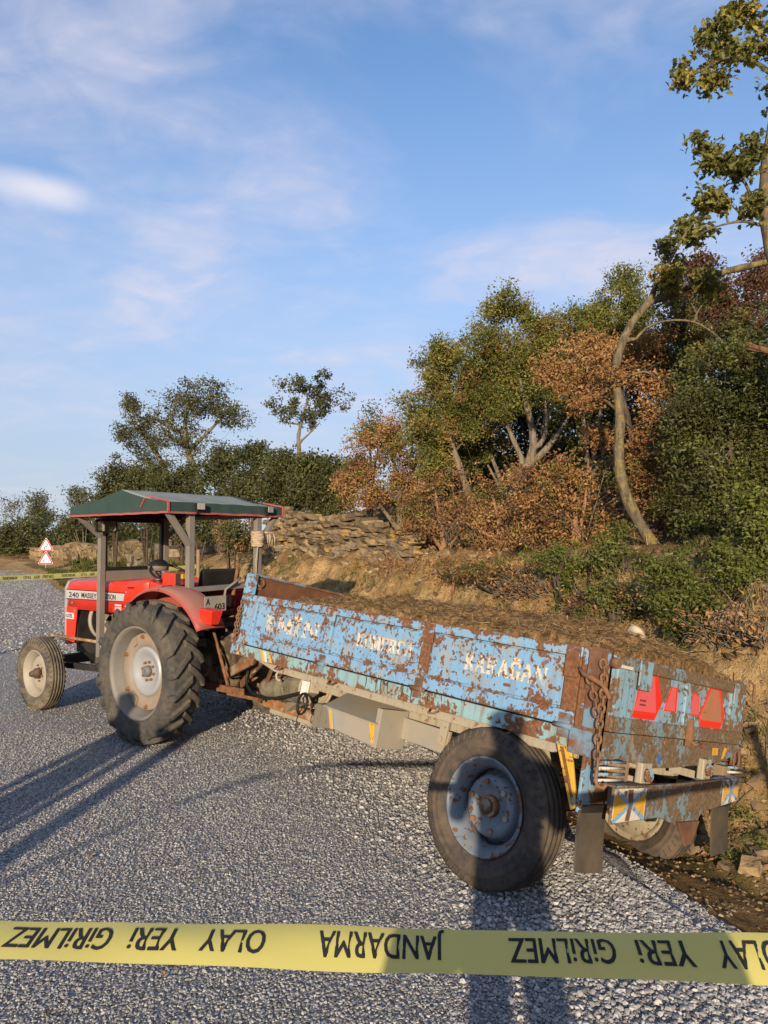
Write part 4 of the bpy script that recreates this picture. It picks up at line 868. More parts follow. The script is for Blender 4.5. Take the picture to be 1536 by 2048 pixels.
# front frame: struts from the bed down to the drawbar, tipping ram in its canvas sleeve
for p0, p1 in (((3.28, .22, .06), (2.74, .40, .36)), ((2.98, .18, .02), (2.55, .42, .375)), ((2.98, -.18, .02), (2.55, -.42, .375))): MB().beam(p0, p1, .02, .075).build('front_strut', M_RUST, trl, .004)
mb = MB(); mb.beam((3.30, .36, .155), (2.74, .50, .345), .02, .085); mb.sphere((3.24, .385, .17), .028, 8, 6); mb.build('front_arm', M_RUST2, trl, .005)
t = NT('canvas_sleeve', .9, spec=.1); t.col(t.ramp(t.noise(9, 6, .6), [(.3, (.10, .09, .06)), (.55, (.17, .15, .105)), (.75, (.24, .21, .15))])); t.bump(t.noise(7, 5, .6, dist=1.2), .03, .9)
mb = MB(); rr_ = random.Random(3); P_ = []
for k in range(26):
    u = k / 25; P_.append((2.30 + .52 * u, .22 + .02 * sin(u * 9), .215 - .09 * u))
mb.tube(P_, [.105 + .012 * sin(k * 1.9) - .02 * (k / 25) + rr_.uniform(-.004, .004) for k in range(26)], 18); ram = mb.build('tipping_ram', t.m, trl)
for k in range(4):
    a_ = np.linspace(0, 2 * pi, 28)[:-1]; x = 2.27 - .035 * k; MB().tube([(x + .004 * sin(v), .22 + .118 * cos(v), .225 + .118 * sin(v)) for v in a_], .014, 6, True).build('ram_collar', M_CREAMT, ram)
MB().tube([(2.52, .34, .33), (2.53, .37, .305), (2.555, .375, .27), (2.54, .37, .235), (2.50, .36, .23)], .011, 8).build('white_hook', M_CREAMT, trl)
MB().tube([(2.98, .36, .25), (2.99, .36, .19), (2.95, .37, .12), (2.84, .38, .075), (2.68, .385, .065), (2.50, .385, .09), (2.34, .38, .14), (2.20, .37, .19), (2.12, .34, .20)], .013, 8).build('hydraulic_hose', M_BLACKR, trl)
MB().tube([(2.86, .36, .30), (2.875, .36, .25), (2.92, .36, .22)], .008, 6).build('hose_hook', M_CREAMT, trl)
rr_ = random.Random(6); P_ = []
for k in range(150):
    a_ = k * 2 * pi / 16; P_.append((2.085 + .012 * sin(k * .7), .415 + (.030 + rr_.uniform(-.008, .010)) * cos(a_) * 1.0 + .01, .125 + (.072 + rr_.uniform(-.008, .012)) * sin(a_)))
P2 = [(2.085 + .055 * cos(k * 2 * pi / 16) + rr_.uniform(-.004, .004), .425 + .01 * sin(k * .9), .125 + (.075 + rr_.uniform(-.008, .01)) * sin(k * 2 * pi / 16)) for k in range(120)]
P2 += [(2.10, .43, .05), (2.11, .43, .0), (2.09, .43, -.03)]
MB().tube(P2, .0045, 5).build('coiled_cable', M_BLACKR, trl)
MB().box(2.11, 2.16, .36, .41, .18, .29).build('socket_box', M_WHITE, trl, .004)
# toolbox with sloping lid
bx = MB().hexa([(1.035, .42, .045), (1.45, .42, .075), (1.45, .655, .075), (1.035, .655, .055)], [(1.04, .40, .296), (1.60, .40, .305), (1.52, .66, .197), (1.03, .66, .186)])
tb = bx.build('toolbox', M_GREYB, trl, .004)
MB().hexa([(1.005, .395, .297), (1.605, .395, .307), (1.535, .678, .199), (1.005, .678, .188)], [(1.005, .395, .303), (1.605, .395, .313), (1.535, .678, .205), (1.005, .678, .194)]).build('lid', M_GREYB, tb, .002)
MB().box(.99, 1.033, .42, .66, .05, .288).build('end_plate', M_GREYB, tb, .003)
for x0, x1 in ((1.46, 1.49), (1.055, 1.085)): MB().prism([(x0 - .02 * (x0 < 1.2), .190), (x1, .190), (x1 - .045, .072), (x0 - .045, .072)], 'xz', .6605, .6625).build('yellow_stripe', M_YEL, tb)
MB().prism([(1.45, .185), (1.46, .185), (1.43, .075), (1.405, .075)], 'xz', .6605, .662).build('blue_stripe', M_BLUE, tb)
MB().hexa([(1.62, .36, .02), (2.08, .22, -.03), (2.08, .30, -.03), (1.50, .60, .06)], [(1.62, .36, .24), (2.08, .22, .14), (2.08, .30, .14), (1.50, .60, .20)]).build('front_guard', M_CREAMT, trl, .004)
MB().prism([(1.03, .25), (.60, .245), (.62, .110), (1.03, .120)], 'xz', .43, .455).build('side_plate', M_GREYB, trl, .004)
br = MB().prism([(.60, .335), (.66, .335), (.675, .17), (.615, .15)], 'xz', .455, .475).build('plate_bracket', M_CREAMT, trl, .003)
MB().cyl((.645, .475, .195), (.645, .49, .195), .017, None, 6, smooth=False).build('bolt', M_CREAMT, br)
# wheels
M_RUSTC = chip('dirty_cream_rim', (.30, .26, .18), (.22, .19, .13), .44, .36, .8, dirt=.8, bare=(.16, .12, .08))
RT = .38
for s_ in (-1, 1):
    cy = s_ * .745; hw = .098; o = s_
    mb = MB().lathe(tyre_prof(RT, hw, .222, .80, .008), (0, cy, 0), 72)
    for k in range(52):
        for sd in (-1, 1):
            a_ = 2 * pi * (k + .5 * (sd > 0)) / 52; r0, r1 = RT - .052, RT - .020
            mb.beam((r0 * cos(a_), cy + sd * hw * .985, r0 * sin(a_)), (r1 * cos(a_ + .03), cy + sd * hw * .90, r1 * sin(a_ + .03)), .020, .007, (cos(a_), 0, sin(a_)))
    mb.build('tyre', M_TYRET, trl)
    mr_ = M_BLUER if s_ > 0 else M_CREAMT
    wm = chip('wheel_blue', (.17, .205, .24), (.125, .15, .18), .42, .36, .25, dirt=.55, bare=(.24, .22, .18)) if s_ > 0 else M_RUSTC
    rim = MB().lathe([(.222, o * .080), (.228, o * .090), (.238, o * .084), (.226, o * .066), (.206, o * .050), (.190, o * .03), (.190, o * -.06), (.226, o * -.075), (.21, o * -.08), (.180, o * -.055), (.180, o * .012), (.194, o * .044), (.208, o * .068)], (0, cy, 0), 64).build('rim', wm, trl)
    MB().lathe([(.188, o * -.055), (.168, o * -.045), (.156, o * -.012), (.146, o * .020), (.132, o * .030), (.098, o * .027), (.088, o * .016), (.058, o * .014), (.001, o * .014), (.001, o * -.065), (.188, o * -.065)], (0, cy, 0), 48).build('wheel_disc', wm, rim)
    MB().lathe([(.001, o * .050), (.038, o * .048), (.047, o * .052), (.050, o * .05), (.054, o * .01), (.001, o * .01)], (0, cy, 0), 24).build('hub', M_RUST2, rim)
    MB().sphere((0, cy + o * .058, 0), .036, 10, 6, (1, .35, 1)).build('hub_cap', M_ENG, rim)
    for k in range(6):
        a_ = 2 * pi * k / 6 + .25; c = (.116 * cos(a_), cy + o * .026, .116 * sin(a_))
        MB().cyl(c, (c[0], c[1] + o * .020, c[2]), .015, None, 6, smooth=False).build('wheel_nut', M_RUST2, rim)
    for k in range(5):
        a_ = 2 * pi * k / 5 + 1.9; MB().lathe([(.001, .0), (.010, .0), (.010, o * .003), (.001, o * .003)], (.162 * cos(a_), cy - o * .030, .162 * sin(a_)), 10).build('hand_hole', M_BLACK, rim)
# mudflaps and their stays
for s_ in (-1, 1):
    y0, y1 = s_ * .60, s_ * .83
    MB().box(-.520, -.505, y0, y1, .125, .375).build('flap_plate', M_BLUER if s_ > 0 else M_RUSTB, trl, .003)
    mb = MB()
    n_ = 8
    for k in range(n_):
        u0, u1 = k / n_, (k + 1) / n_; f_ = lambda u: (-.528 - .020 * u * u, .135 - .275 * u)
        (xa, za), (xb, zb) = f_(u0), f_(u1)
        v = [(xa, y0, za), (xa, y1, za), (xb, y0, zb), (xb, y1, zb + (.02 if k == n_ - 1 else 0))]
        mb.add(v, [(0, 1, 3, 2)], False)
    fl = mb.build('mudflap', M_FLAP, trl); so_ = fl.modifiers.new('thick', 'SOLIDIFY'); so_.thickness = .009
    MB().box(-.535, -.529, y0 + s_ * .01, y1 - s_ * .01, .125, .160).build('clamp_strip', M_BLACK, fl)
    MB().prism([(-.355, .385), (-.435, .385), (-.500, .14), (-.470, .12)], 'xz', s_ * .800, s_ * .815).build('flap_stay', M_YEL if s_ > 0 else M_RUSTB, trl, .003)
    MB().prism([(-.375, .380), (-.395, .380), (-.488, .15), (-.478, .14)], 'xz', s_ * .8155, s_ * .817).build('stay_stripe', M_BLUER, trl)
    cg = empty('lamp_cage', None, None); cg.parent = trl
    for k in range(4): MB().cyl((XB - .035, s_ * .83, .360 - k * .026), (XB - .035, s_ * .60, .362 - k * .026), .007, None, 6).build('cage_bar', M_WHTP if k % 2 else M_BLUER, cg)
    MB().box(XB - .03, XB + .03, s_ * .545, s_ * .645, .275, .365).build('lamp_block', M_WOOD, cg, .004)
# rear beam with painted ends and the tow bracket
bm_ = MB(); bm_.prism([(.762, .262), (.762, .105), (.30, .125), (.02, .06), (-.10, .06), (-.18, .14), (-.64, .19), (-.64, .316), (.0, .288)][::-1], 'yz', -.640, -.628)
bm_.box(-.64, -.585, .02, .765, .262, .272)
beam = bm_.build('rear_beam', M_TAILW, trl, .003)
MB().hexa([(-.64, -.64, .312), (-.585, -.64, .312), (-.585, .02, .262), (-.64, .02, .262)], [(-.64, -.64, .322), (-.585, -.64, .322), (-.585, .02, .272), (-.64, .02, .272)]).build('beam_flange', M_BLUER, beam, .002)
def xpanel(y0, y1, z0a, z1a, z0b, z1b):
    f_ = lambda u, v: (y0 + (y1 - y0) * u, (z0a + (z0b - z0a) * u) * (1 - v) + (z1a + (z1b - z1a) * u) * v)
    P_ = lambda pts, m_, d, nm: MB().prism([f_(*p) for p in pts], 'yz', -.6405, -.6405 - d).build(nm, m_, beam)
    P_([(0, 0), (1, 0), (1, 1), (0, 1)], M_WHTP, .001, 'white_panel')
    P_([(.02, .08), (.48, .5), (.02, .92)], M_YEL, .0016, 'yellow_wedge'); P_([(.98, .08), (.52, .5), (.98, .92)], M_YEL, .0016, 'yellow_wedge')
    P_([(0, 0), (.08, 0), (1, .92), (1, 1), (.92, 1), (0, .08)], M_BLUE, .0022, 'blue_band'); P_([(1, 0), (1, .08), (.08, 1), (0, 1), (0, .92), (.92, 0)], M_BLUE, .0025, 'blue_band')
    P_([(.40, .02), (.46, .5), (.40, .97), (.56, .97), (.58, .5), (.52, .02)], M_RUSTB, .003, 'rust_streak')
xpanel(.755, .46, .112, .258, .122, .262); xpanel(-.42, -.632, .168, .302, .194, .312)
for y, z in ((.395, .31), (-.29, .345)):
    b_ = MB().box(-.60, -.565, y - .05, y + .05, z - .055, z + .055).build('pin_bracket', M_CREAMT, trl, .005)
    MB().cyl((-.60, y, z), (-.622, y, z), .032, .030, 18).build('pin_head', M_BLUER, b_)
    MB().box(-.56, -.40, y - .02, y + .02, z - .06, z - .02).build('pin_arm', M_CREAMT, b_)
MB().prism([(.12, .10), (-.13, .10), (-.06, -.01), (.02, -.02)], 'yz', -.645, -.655).build('tow_gusset', M_RUSTB, beam, .003)
# chains
def chain(pts, name, r=.0065, L_=.046, W_=.028, parent=trl):
    P_ = [Vector(p) for p in pts]; seg = [(b - a).length for a, b in zip(P_[:-1], P_[1:])]; tot = sum(seg); n_ = max(2, int(tot / (L_ * .72)))
    def at(d):
        for a, b, l in zip(P_[:-1], P_[1:], seg):
            if d <= l: return a + (b - a) * (d / l), (b - a).normalized()
            d -= l
        return P_[-1], (P_[-1] - P_[-2]).normalized()
    root = empty(name, None, None); root.parent = parent
    for k in range(n_):
        c, d = at(tot * (k + .5) / n_); s_ = d.orthogonal().normalized(); 
        if k % 2: s_ = d.cross(s_)
        ring = [c + d * (L_ / 2) * cos(a_) * (1.0) + s_ * (W_ / 2) * sin(a_) for a_ in np.linspace(0, 2 * pi, 13)[:-1]]
        MB().tube(ring, r, 5, True).build('chain_link', M_CHAIN, root)
    return root
chain([(-.545, YW + .020, .80), (-.575, YW + .035, .70), (-.580, YW + .04, .56), (-.585, YW + .045, .43), (-.60, YW + .05, .34)], 'tail_chain')
chain([(-.49, YW + .03, .72), (-.54, YW + .045, .63), (-.565, YW + .045, .55)], 'tail_chain')
MB().tube([(-.60, YW + .05, .34), (-.602, YW + .05, .285), (-.615, YW + .05, .262), (-.64, YW + .045, .262), (-.652, YW + .04, .285)], .009, 7).build('chain_hook', M_CHAIN, trl)
chain([(2.55, YW + .02, .80), (2.53, YW + .03, .68), (2.52, YW + .03, .56), (2.545, YW + .025, .50), (2.57, YW + .02, .60), (2.575, YW + .02, .74)], 'front_chain', .0055, .04, .024)
MB().tube([(-.425, YW + .02, .752), (-.465, YW + .03, .722), (-.52, YW + .045, .712), (-.575, YW + .04, .69), (-.60, YW + .035, .655), (-.612, YW + .035, .635)], [.006, .011, .013, .012, .011, .008], 8).build('latch_lever', M_RUST, trl)
MB().box(-.535, -.472, YW + .012, YW + .022, .66, .842).build('latch_strap', M_RUSTB, trl, .004)
MB().cyl((XB - .005, YW - .04, .80), (XB - .04, YW - .04, .80), .026, .022, 14).build('latch_boss', M_RUST, trl)
MB().beam((XB - .035, YW - .06, .79), (XB - .035, YW - .17, .79), .012, .014).build('latch_pin', M_WHTP, trl)
MB().tube([(XB - .03, -.80, .87), (XB - .045, -.84, .85), (XB - .045, -.845, .79), (XB - .05, -.83, .75)], .008, 6).build('right_latch', M_RUST, trl)
MB().tube([(XB - .02 + .0 * k, -.74 - .04 * cos(a_), .40 - .055 * sin(a_)) for k, a_ in enumerate(np.linspace(0, 2 * pi, 16)[:-1])], .006, 6, True).build('loop', M_CHAIN, trl)
# ------------------------------------------------------------------ the load of dung and straw
ld = empty('dung_load', 'brown dung and straw heaped in the blue trailer bed', 'manure', _B @ Matrix.Translation((1.0, 0, .47)))
LI = Matrix.Translation((-1.0, 0, -.47))
nx_, ny_ = 130, 64; xs = np.linspace(XB + .03, 2.54, nx_); ys = np.linspace(-YW + .045, YW - .045, ny_); LX, LY = np.meshgrid(xs, ys)
ed = np.minimum(np.minimum(LX - xs[0], xs[-1] - LX) / .35, np.minimum(LY - ys[0], ys[-1] - LY) / .35).clip(0, 1)
LZ = np.interp(LX, [-.6, -.3, .4, 1.2, 1.9, 2.3, 2.6], [.85, .868, .872, .870, .845, .79, .735]) + .15 * (1 - (LY / .80) ** 2) * np.interp(LX, [-.55, -.3, 0, 1.6, 2.2, 2.5], [.2, .7, 1, .9, .4, .2])
P3 = np.stack([LX * 5, LY * 5, LX * 0], -1); LZ = LZ + (.040 * fbm(P3, 5) + .034 * fbm(P3 * 3.2, 3)) * (.45 + .55 * ed)
LZ = np.maximum(LZ, np.where((ed < .2) & (LX < 1.7), .858, 0)); LZ = np.where(ed <= 1e-6, .62, LZ)
idx = np.arange(nx_ * ny_).reshape(ny_, nx_); q = np.stack([idx[:-1, :-1], idx[:-1, 1:], idx[1:, 1:], idx[1:, :-1]], -1).reshape(-1, 4)
co = np.stack([LX - 1.0, LY, LZ - .47], -1).reshape(-1, 3)
t = NT('dung', .95, spec=.1); t.col(t.ramp(t.noise(26, 7, .66), [(.32, (.06, .035, .016)), (.46, (.17, .10, .042)), (.58, (.31, .19, .08)), (.75, (.44, .29, .13))])); b1 = t.bump(t.noise(60, 6, .7), .02, .9)
link('dung_heap', np_mesh('dung_heap', co, q.ravel(), 4), t.m, ld)
rg = np.random.default_rng(11); n_ = 13000
u = rg.integers(0, nx_ * ny_, n_); c0 = co[u] + rg.normal(0, .012, (n_, 3)) * [1, 1, .35]; c0[:, 2] += .006
th = rg.uniform(0, 2 * pi, n_); ln = rg.uniform(.025, .11, n_); el = rg.normal(.10, .34, n_)
dr = np.stack([np.cos(th) * np.cos(el), np.sin(th) * np.cos(el), np.sin(el)], -1) * ln[:, None]; sd = np.cross(dr, [0, 0, 1.0]); sd /= np.linalg.norm(sd, axis=1)[:, None] + 1e-9; sd *= rg.uniform(.0014, .0034, n_)[:, None]; up = np.array([0, 0, .0022])
V = np.stack([c0 - dr / 2 - sd, c0 - dr / 2 + sd, c0 + dr / 2, c0 - dr / 2 + up], 1).reshape(-1, 3); Fi = (np.arange(n_)[:, None, None] * 4 + np.array([[0, 1, 2], [1, 3, 2], [3, 0, 2]])[None]).reshape(-1)
me = np_mesh('straw', V, Fi, 3, False)
a = me.attributes.new('rnd', 'FLOAT', 'FACE'); a.data.foreach_set('value', np.repeat(rg.random(n_), 3).astype(np.float32))
t = NT('straw', .8, spec=.2); t.col(t.ramp(t.attr('rnd'), [(0, (.06, .036, .016)), (.45, (.16, .098, .04)), (.8, (.28, .185, .08)), (1, (.46, .34, .17))]))
o = link('straw', me, t.m, ld); o['kind'] = 'stuff'
LM = _B
stn = MB().sphere((0, 0, 0), 1, 14, 9); v = np.array(stn.v); v = v * (1 + .12 * fbm(v * 1.3 + 4, 3)[:, None]) * [.055, .085, .030]; stn.v = [tuple(p) for p in v]
o = stn.build('flat_stone', plain('pale_stone', (.55, .46, .33), .85, 0, .2, 20, .2), None); o.matrix_world = LM @ Matrix.Translation((-.30, .10, .995)) @ Euler((.25, -.45, .5)).to_matrix().to_4x4()
tag(o, 'pale flat oval stone lying on the dung near the tailgate', 'stone')
# ------------------------------------------------------------------ road sign
SX, SY = -19.55, 41.6
sg = empty('road_sign', 'two red-bordered warning triangles on one pole at the far bend', 'road sign', (SX, SY, gz1(SX, SY) - .02))
sz = CH - (1146 - HOR) / F * SY - (gz1(SX, SY) - .02)
MB().cyl((0, 0, 0), (0, 0, 1.78), .035, None, 12).build('pole', plain('galvanised_pole', (.55, .55, .53), .5, .2), sg)
M_SRED = plain('sign_red', (.62, .02, .025), .45, 0, .08); M_SWH = plain('sign_white', (.80, .80, .78), .45, 0, .05)
def tri(zc, s_, r=.06):
    h_ = s_ * .866; P_ = []
    for cx_, cz_, a0 in ((0, h_ * 2 / 3, 30), (-s_ / 2, -h_ / 3, 150), (s_ / 2, -h_ / 3, 270)):
        d = math.hypot(cx_, cz_); k = 1 - 2 * r / d
        for j in range(5): a_ = rad(a0 + 120 * j / 4); P_.append((cx_ * k + r * cos(a_), zc + cz_ * k + r * sin(a_)))
    return P_
for zc, nm in ((1.50, 'bend'), (.73, 'chips')):
    p = MB().prism(tri(zc, .93), 'xz', -.040, -.055).build('sign_panel', M_SWH, sg)
    rframe(tri(zc, .90), tri(zc, .66, .035), 'xz', -.0555, -.058).build('red_border', M_SRED, p)
    if nm == 'bend':
        MB().tube([(-.075, -.06, zc - .16), (-.075, -.06, zc - .07), (-.05, -.06, zc - .03), (.04, -.06, zc - .03), (.07, -.06, zc + .01), (.07, -.06, zc + .14)], .026, 6).build('pictogram', M_INK, p)
        MB().prism([(.025, zc + .10), (.115, zc + .10), (.07, zc + .17)], 'xz', -.058, -.062).build('arrow_head', M_INK, p)
    else:
        MB().prism([(-.17, zc - .13), (-.05, zc - .13), (-.05, zc - .07), (-.08, zc - .03), (-.14, zc - .03), (-.17, zc - .07)], 'xz', -.058, -.060).build('car_pictogram', plain('faded_ink', (.12, .12, .13), .6), p)
        for k in range(9):
            r_ = random.Random(k); x, z = r_.uniform(-.02, .15), zc + r_.uniform(-.14, .08); x *= .6 if z > zc else 1
            MB().sphere((x, -.059, z), .012, 6, 4).build('chip_dot', plain('dot_ink', (.2, .2, .2), .6) if k == 0 else bpy.data.materials['dot_ink'], p)
# ------------------------------------------------------------------ barrier tapes
t = NT('tape_yellow', .30, spec=.5); t.col(t.mix(t.noise(3, 3), (.78, .71, .21), (.72, .65, .20)))
tr_ = t.n.new('ShaderNodeBsdfTranslucent'); tr_.inputs[0].default_value = (.85, .78, .26, 1); mxs = t.n.new('ShaderNodeMixShader'); mxs.inputs[0].default_value = .5
t.l.new(t.b.outputs[0], mxs.inputs[1]); t.l.new(tr_.outputs[0], mxs.inputs[2]); t.l.new(mxs.outputs[0], t.n['Material Output'].inputs[0]); M_TAPE = t.m
def ribbon(P0, P1, sag, wid, tilt, curl, words, flip, name, label, n=90, bend_=None):
    """a hanging strip from P0 (left) to P1 (right); words = [(text, u0, u1)]"""
    P0, P1 = Vector(P0), Vector(P1); L_ = P1 - P0; ax = L_.normalized(); side = Vector((ax.y, -ax.x, 0)).normalized()
    if side.dot(Vector((0, 0, CH)) - P0 - Vector((0, 0, CH))) < 0: side = -side
    up = Vector((0, 0, 1))
    def S(u, v, off=0):     # v from 0 (top) to 1 (bottom)
        c = P0 + L_ * u - up * (sag * 4 * u * (1 - u))
        if bend_: c = c + bend_(c)
        tl = tilt + .10 * sin(u * 11) + .05 * sin(u * 29) + (min(1, max(0, (-.78 - c.x) / .5)) * (-1.62 - tilt) if bend_ else 0); a_ = (v - .5)  # unseen left part twisted edge-on to the sun to thin its shadow
        bend = curl * (1 - 4 * a_ * a_) + .003 * sin(u * 37 + v * 2.5) + .0015 * sin(u * 83 - v * 4)
        w_up = up * cos(tl) + side * sin(tl); w_n = side * cos(tl) - up * sin(tl)
        return c - w_up * (a_ * wid) + w_n * (bend + off)
    m_ = 7; v = [S(i / n, j / (m_ - 1)) for i in range(n + 1) for j in range(m_)]
    mb = MB().add(v, [(i * m_ + j, i * m_ + j + 1, (i + 1) * m_ + j + 1, (i + 1) * m_ + j) for i in range(n) for j in range(m_ - 1)], True)
    root = empty(name, label, 'tape', tuple(P0))
    Mi = Matrix.Translation(-P0); mb.v = [tuple(Mi @ Vector(p)) for p in mb.v]
    st_ = mb.build('strip', M_TAPE, root)
    for txt, u0, u1 in words:
        tm = MB(); text_mb(tm, txt, 1.0, Matrix.Identity(4), depth=0, bold=.0)
        xs = [p[0] for p in tm.v]; zs = [p[1] for p in tm.v]; xa, xb = min(xs), max(xs); za, zb = 0.0, max(zs)
        for ci, sh in enumerate((-.022, 0, .022)):
          out = []
          for p in tm.v:
            a_ = (p[0] + sh - xa) / (xb - xa); b_ = (p[1] - za) / (zb - za)
            if flip == 'rot': u, vv = u1 + (u0 - u1) * a_, .21 + .55 * b_
            else: u, vv = u0 + (u1 - u0) * a_, .21 + .55 * b_
            out.append(tuple(Mi @ S(u, vv, .0012 + .0003 * ci)))
          if ci == 0: full = MB()
          full.add(out, tm.f)
        full.build('lettering', M_INK, st_)
    return root, S
TL, TR = Vector((-2.62, 1.370, .992)), Vector((1.95, 1.045, 1.055))
def u_at(px):
    # parameter where the strip crosses the photo column
    k = (px - 768) / F * (cos(PITCH) - .57 * sin(PITCH))
    return (k * TL.y - TL.x) / ((TR.x - TL.x) - k * (TR.y - TL.y))
W1 = [('OLAY', 1435, 1562), ('YERi', 1275, 1385), ('GiRiLMEZ', 1020, 1230), ('JANDARMA', 637, 888), ('OLAY', 405, 530), ('YERi', 262, 360), ('GiRiLMEZ', 15, 222), ('JANDARMA', 1660, 1910), ('JANDARMA', -380, -120), ('OLAY', -620, -490)]
ribbon(TL, TR, .0, .077, -1.15, .006, [(a_, u_at(b_), u_at(c_)) for a_, b_, c_ in W1], 'rot', 'barrier_tape', 'wide yellow crime scene tape stretched across the near foreground', bend_=lambda c: Vector((0, -2.37 * (max(0, -.70 - c.x) / 1.92) ** 2.15, 0)))  # unseen left end bowed back without support, shaped to shift its shadow
FL, FR = PX(-150, 1163, 9.4), PX(392, 1133, 13.6)
kk = lambda px: (((px - 768) / F) * FL.y - FL.x) / ((FR.x - FL.x) - ((px - 768) / F) * (FR.y - FL.y))
W2 = [('JANDARMA', 7, 37), ('OLAY', 49, 64), ('YERi', 69, 81), ('GiRiLMEZ', 86, 109), ('JANDARMA', 125, 152), ('OLAY', 163, 175), ('YERi', 180, 190), ('GiRiLMEZ', 270, 285), ('OLAY', 301, 310), ('YERi', 316, 324)]
ribbon(FL, FR, .03, .078, .05, .004, [(a_, kk(b_), kk(c_)) for a_, b_, c_ in W2], 'mir', 'barrier_tape', 'far yellow tape crossing the road beyond the tractor', 140)
def stake(p, top, label, r=.035):
    zb = gz1(p[0], p[1]); h_ = top - zb + .25
    mb = MB().lathez([(r * 1.15, -.1), (r * 1.1, .02), (r, h_ * .5), (r * .95, h_), (r * .5, h_ + .02), (.001, h_ + .02)], (0, 0, 0), 12)
    v = np.array(mb.v); v[:, :2] *= (1 + .12 * fbm(v * 6, 2))[:, None]; mb.v = [tuple(q_) for q_ in v]
    o = mb.build('wooden_stake', M_WOOD, None); o.location = (p[0], p[1], zb); return tag(o, label, 'stake', 'stakes holding the tape')
stake((TL.x - .06, -1.0), 1.55, 'thick weathered stake holding the left end of the near tape', .075)
stake((TR.x + .05, TR.y), 1.10, 'thin weathered stake holding the right end of the near tape')
stake((FL.x - .04, FL.y), 1.45, 'weathered stake left of the road holding the far tape')
stake((FR.x + .04, FR.y), FR.z + .05, 'weathered stake on the bank holding the far tape')
# ------------------------------------------------------------------ dry stone walls
def rock_meshes(n, seed, mat, flat=False):
    out = []; rs_ = np.random.default_rng(seed)
    for k in range(n):
        bm = bmesh.new(); bmesh.ops.create_cube(bm, size=2); bmesh.ops.subdivide_edges(bm, edges=bm.edges[:], cuts=1, use_grid_fill=True)
        v = np.array([p.co[:] for p in bm.verts]); ln = np.linalg.norm(v, axis=1)[:, None]; v = v * (1 - .10 * (ln - 1)) ; v = v + .27 * np.stack([fbm(v * .9 + 7 * k + 3 * j, 3) for j in range(3)], -1)
        for p, c in zip(bm.verts, v): p.co = c * .5
        me = bpy.data.meshes.new('stone'); bm.to_mesh(me); bm.free(); me.materials.append(mat); out.append(me)
    return out
t = NT('wall_stone', .92, spec=.15); oi = t.n.new('ShaderNodeObjectInfo')
c = t.ramp(oi.outputs['Random'], [(0, (.10, .072, .042)), (.3, (.18, .13, .075)), (.6, (.26, .19, .11)), (.85, (.33, .235, .12)), (1, (.24, .215, .175))])
wp = t.n.new('ShaderNodeNewGeometry').outputs['Position']
c = t.mix(t.ramp(t.noise(7, 6, .65, vec=wp), [(.46, 0), (.6, .8)]), c, (.13, .10, .065)); c = t.mix(t.ramp(t.noise(4, 5, .6, vec=t.map(loc=(9, 2, 2), vec=wp)), [(.58, 0), (.66, .8)]), c, (.42, .25, .06))
t.col(c); t.bump(t.noise(16, 6, .65, vec=wp), .03, .9); M_WST = t.m
RK = rock_meshes(9, 2, M_WST)
M_EARTH = plain('packed_earth', (.10, .068, .036), .95, 0, .4, 8, 0, bump=.02)
